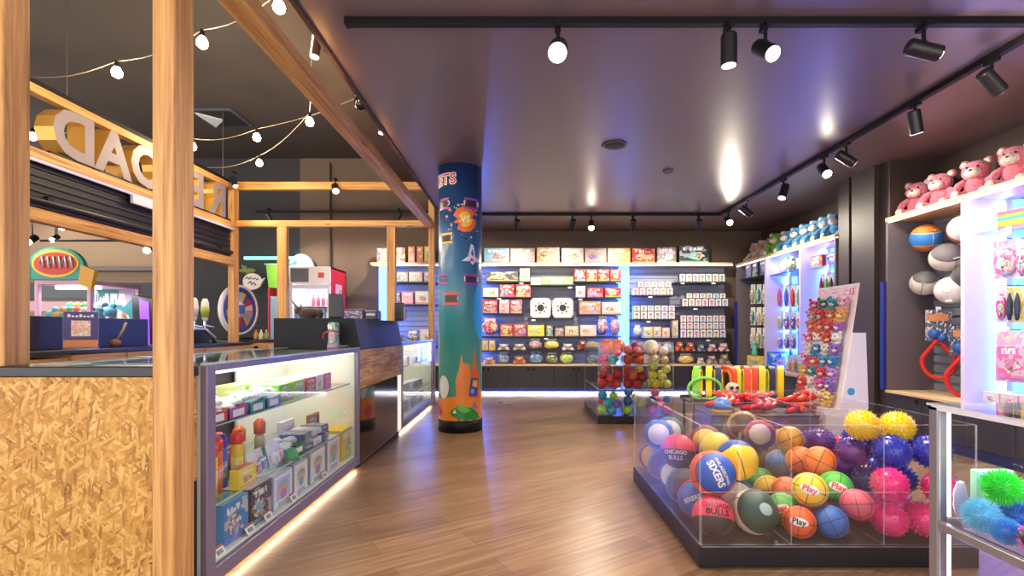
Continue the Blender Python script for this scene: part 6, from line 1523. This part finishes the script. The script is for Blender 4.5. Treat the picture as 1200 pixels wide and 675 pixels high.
# keyring stand, its face to the aisle and leaning back to the wall
sy0, sy1 = 3.96, 4.50; W_ = sy1 - sy0
t = thing('keyring_stand', 'white leaning card stand full of soft keyring animals', 'display stand', (2.56, (sy0 + sy1) / 2, 0))
lean = Mr(math.atan2(.15, 1.0), 'Y')
b = MB().box(-.004, .004, -W_/2, W_/2, 0, 1.02, M=Mt(0, 0, .52) @ lean); b.build('back_board', mat('#eae2e0', .5), t)
MB().box(-.006, -.004, -W_/2 + .02, W_/2 - .02, .91, 1.0, M=Mt(0, 0, .52) @ lean).build('header_print', SOFT, t, color='#e8b8c4')
MB().text('13', .07, Mt(0, 0, .52) @ lean @ Mt(-.0075, -W_/2 + .07, .955) @ FACE_NX, depth=.0005, bold=.02).build('header_number', mat('#c83a4a', .5), t)
MB().box(-.12, .22, -W_/2, W_/2, 0, .52, bev=.004).build('base_carton', mat('#e2d6dc', .5), t)
MB().box(-.122, -.12, -W_/2 + .03, W_/2 - .03, .3, .5).build('base_print', SOFT, t, color='#e8c4d2')
MB().prism([(.0, .52), (.22, .52), (.20, 1.13), (.095, 1.13)], 0, .006, M=Mt(0, -W_/2, 0) @ UP).build('side_wing', mat('#ddd8ea', .5), t)
MB().cyl((.08, -W_/2 - .008, .66), (.08, -W_/2 - .0062, .66), .03, seg=16).build('blue_seal', mat('#3a9ad0', .4), t)
KC = [['#d84a7a', '#2f6a6a', '#3a9aa8', '#e8a0b8'], ['#c8b09a', '#d83a4a', '#e8763a', '#e8a83a'], ['#e87a4a', '#e8602e', '#d84a4a', '#a05ac0'], ['#e06a9a', '#f0ece6', '#d83030', '#e8ece8'], ['#e8e0d2', '#3a8ac8', '#e6ddd0', '#8a5ac0'],
      ['#d85a9a', '#e85a3a', '#3a9ac8', '#2a7ac0'], ['#e0c04a', '#3a8a9a', '#d83a4a', '#b07ad0'], ['#e84a5a', '#f0d8c8', '#d84ab0', '#7a5ab8'], ['#d84a4a', '#f0e4d8', '#e8d0b0', '#e8c83a']]
Mb = Matrix.Translation((2.56, (sy0 + sy1) / 2, .52)) @ lean
for r_ in range(9):
    for c_ in range(4):
        col = KC[r_][c_]; yy = W_/2 - .075 - c_ * .13 + R.uniform(-.012, .012); zz2 = .86 - r_ * .098 + R.uniform(-.01, .01)
        p = Mb @ Vector((-.062, yy, zz2))
        lab = '%s keyring animal, %s row down, %s from the far edge of leaning stand' % (colour_word(col), ORD[r_], ORD[c_])
        t = thing('keyring_animal', lab, 'plush toy', p, -PI/2 + .55 + R.uniform(-.4, .4), 'keyring animals on the leaning stand', rot=(R.uniform(-.2, .2), R.uniform(-.3, .3), -PI/2 + .6 + R.uniform(-.4, .4)))
        m = fuzzy(col, scale=90)
        MB().sph((0, 0, .0), (.045, .04, .042), sub=2).sph((-.035, 0, .038), .017, sub=1).sph((.035, 0, .038), .017, sub=1).build('head', m, t)
        MB().sph((0, .005, -.048), (.032, .028, .03), sub=2).sph((-.03, -.015, -.045), .014, sub=1).sph((.03, -.015, -.045), .014, sub=1).sph((-.02, -.015, -.075), .016, sub=1).sph((.02, -.015, -.075), .016, sub=1).build('body', m, t)
        MB().sph((0, -.036, -.012), (.02, .012, .015), sub=1).build('muzzle', fuzzy('#f0e6dc', scale=90), t)
        MB().sph((-.017, -.036, .012), .006, sub=1).sph((.017, -.036, .012), .006, sub=1).build('eyes', mat('#171316', .1), t)

# ================================================================== GLASS CASE AT THE RIGHT FRONT
GX, GY, GT = 1.36, 1.65, .90
t = thing('glass_showcase', 'lit glass showcase with puffer balls at the near right edge', 'display case', (GX, GY, 0)); GL, GW = 1.5, 1.1
ALU = mat('#8f8a92', .35, .6)
def post(x, y): return MB().box(x, x + .035, y - .035, y, .06, GT, bev=.003)
post(0, 0).build('corner_post', ALU, t); post(GW - .035, 0).build('corner_post', ALU, t); post(0, -GL + .035).build('corner_post', ALU, t); post(GW - .035, -GL + .035).build('corner_post', ALU, t)
MB().box(0, .03, -GL + .035, -.035, .50, .527, bev=.002).box(0.035, GW - .035, -.03, 0, .50, .527, bev=.002).build('shelf_rail', ALU, t)
pp_('left_glass', t, (.004, .01, -GL + .035, -.036, .53, GT)); pp_('left_glass', t, (.004, .01, -GL + .035, -.036, .10, .498)); pp_('far_glass', t, (.036, GW - .036, -.012, -.006, .10, GT))
pp_('top_glass', t, (-.004, GW, -GL, .004, GT + .001, GT + .009))
MB().box(.0, .012, -GL, 0, GT - .012, GT).box(0, GW, -.012, 0, GT - .012, GT).build('top_rail', mat('#d9d6de', .3), t)
MB().box(.012, GW - .02, -GL + .03, -.014, .515, .527).build('shelf', pane((.95, .97, 1.)), t)
MB().box(.037, .049, -.03, -.018, .54, GT - .02).box(.037, .049, -.03, -.018, .12, .49).build('led_strip', emit((.98, .98, 1), 3, 'case_strip'), t)
MB().box(GW - .05, GW - .02, -GL + .04, -.02, .10, GT - .01).build('rear_panel', mat('#3c4052', .25), t)
MB().box(.02, GW - .02, -GL + .02, -.02, .0, .10, bev=.003).build('base', mat('#a49aac', .4), t)
MB().box(.30, .32, -GL + .04, -.05, .10, .50).build('lower_panel', mat('#a89cb0', .35), t)
lamp('AREA', 'case_lamp', (GW * .45, -.5, GT - .02), 6, (.97, .97, 1), t, shape='RECTANGLE', size=.8, size_y=.9)
sz = .5275
kb = []
for px, d, dz, r, c, lab in [(1126, 1.57, 0, .055, '#7fd8fa', 'pale cyan puffer ball nearest the lit corner post'), (1148, 1.54, 0, .052, '#3f9cf0', 'blue puffer ball beside the pale cyan one'), (1164, 1.50, 0, .042, '#4aa0e8', 'small blue puffer ball in the front of the case'), (1180, 1.46, 0, .046, '#2f80e0', 'blue puffer ball by the glass near the orange toy'),
                             (1176, 1.54, .09, .058, '#3ae04a', 'big green puffer ball in the middle of the heap'), (1205, 1.50, .09, .058, '#44e650', 'green puffer ball at the frame edge'), (1196, 1.405, .03, .05, '#e050c8', 'magenta puffer ball at the frame edge'), (1215, 1.52, 0, .045, '#58b8f0', 'light blue puffer ball between the green and magenta ones'),
                             (1215, 1.56, 0, .05, '#3a9ae8', 'blue puffer ball under the green one at the frame edge')]:
    kb.append([Vector((XX(px, d), d, sz + r + dz)), r * .93, (c, lab)])
settle(kb, (GX + .008, GX + .45, 1.1, 1.585, sz), 120)
for p, r, (c, lab) in kb: koosh(p, r / .93, lab, c, 'puffer balls in the glass showcase')
t = thing('orange_toy', 'small orange and black round toy lying against the glass', 'toy', (1.395, 1.365, sz + .036), 0, rot=(1.2, 0, .9))
MB().lathe([(.032, -.008), (.036, 0), (.032, .008)], 20).build('disc', mat('#1c1a1c', .35), t); MB().sph((-.014, 0, .012), (.02, .018, .01), sub=2, rough=.3).build('orange_spot', mat('#e8622a', .5), t); MB().box(.008, .022, -.018, -.004, .008, .011).build('yellow_square', mat('#e8dc8a', .4), t)
t = thing('mint_box', 'mint green box with a gold seal at the back of the glass showcase', 'box', (XX(1163, 1.61), 1.612, sz))
MB().box(-.06, .06, -.014, .014, 0, .168, bev=.003).build('carton', mat('#9fe0c0', .4), t); MB().cyl((-.015, -.0145, .145), (-.015, -.016, .145), .015, seg=18).build('gold_seal', mat('#c9962e', .3, .6), t)
tag(MB().sph((0, 0, .06), (.022, .012, .06), sub=3, rough=.2).build('clear_pouch', mat('#b4aecb', .3), loc=(XX(1126, 1.61), 1.612, sz + .012)), 'crumpled pale lilac pouch beside the mint box', 'pouch')

# ================================================================== CAMERA AND VIEW
cam = bpy.data.cameras.new('Camera'); co = bpy.data.objects.new('Camera', cam); COL.objects.link(co)
co.location = (0, 0, EYE); co.rotation_euler = (PI/2, 0, 0)
cam.sensor_width = 36; cam.lens = F / 1200 * 36; cam.shift_x = -(CX - 600) / 1200; cam.shift_y = (CY - 337.5) / 1200; cam.clip_start = .05
SC.camera = co
SC.view_settings.view_transform = 'Standard'; SC.view_settings.look = 'None'; SC.view_settings.gamma = 1; SC.view_settings.use_curve_mapping = False
SC.view_settings.exposure = 1.22
cy = SC.cycles
cy.use_denoising = True; cy.max_bounces = 8; cy.transparent_max_bounces = 40; cy.diffuse_bounces = 4; cy.glossy_bounces = 4; cy.sample_clamp_indirect = 4; cy.caustics_reflective = False; cy.caustics_refractive = False
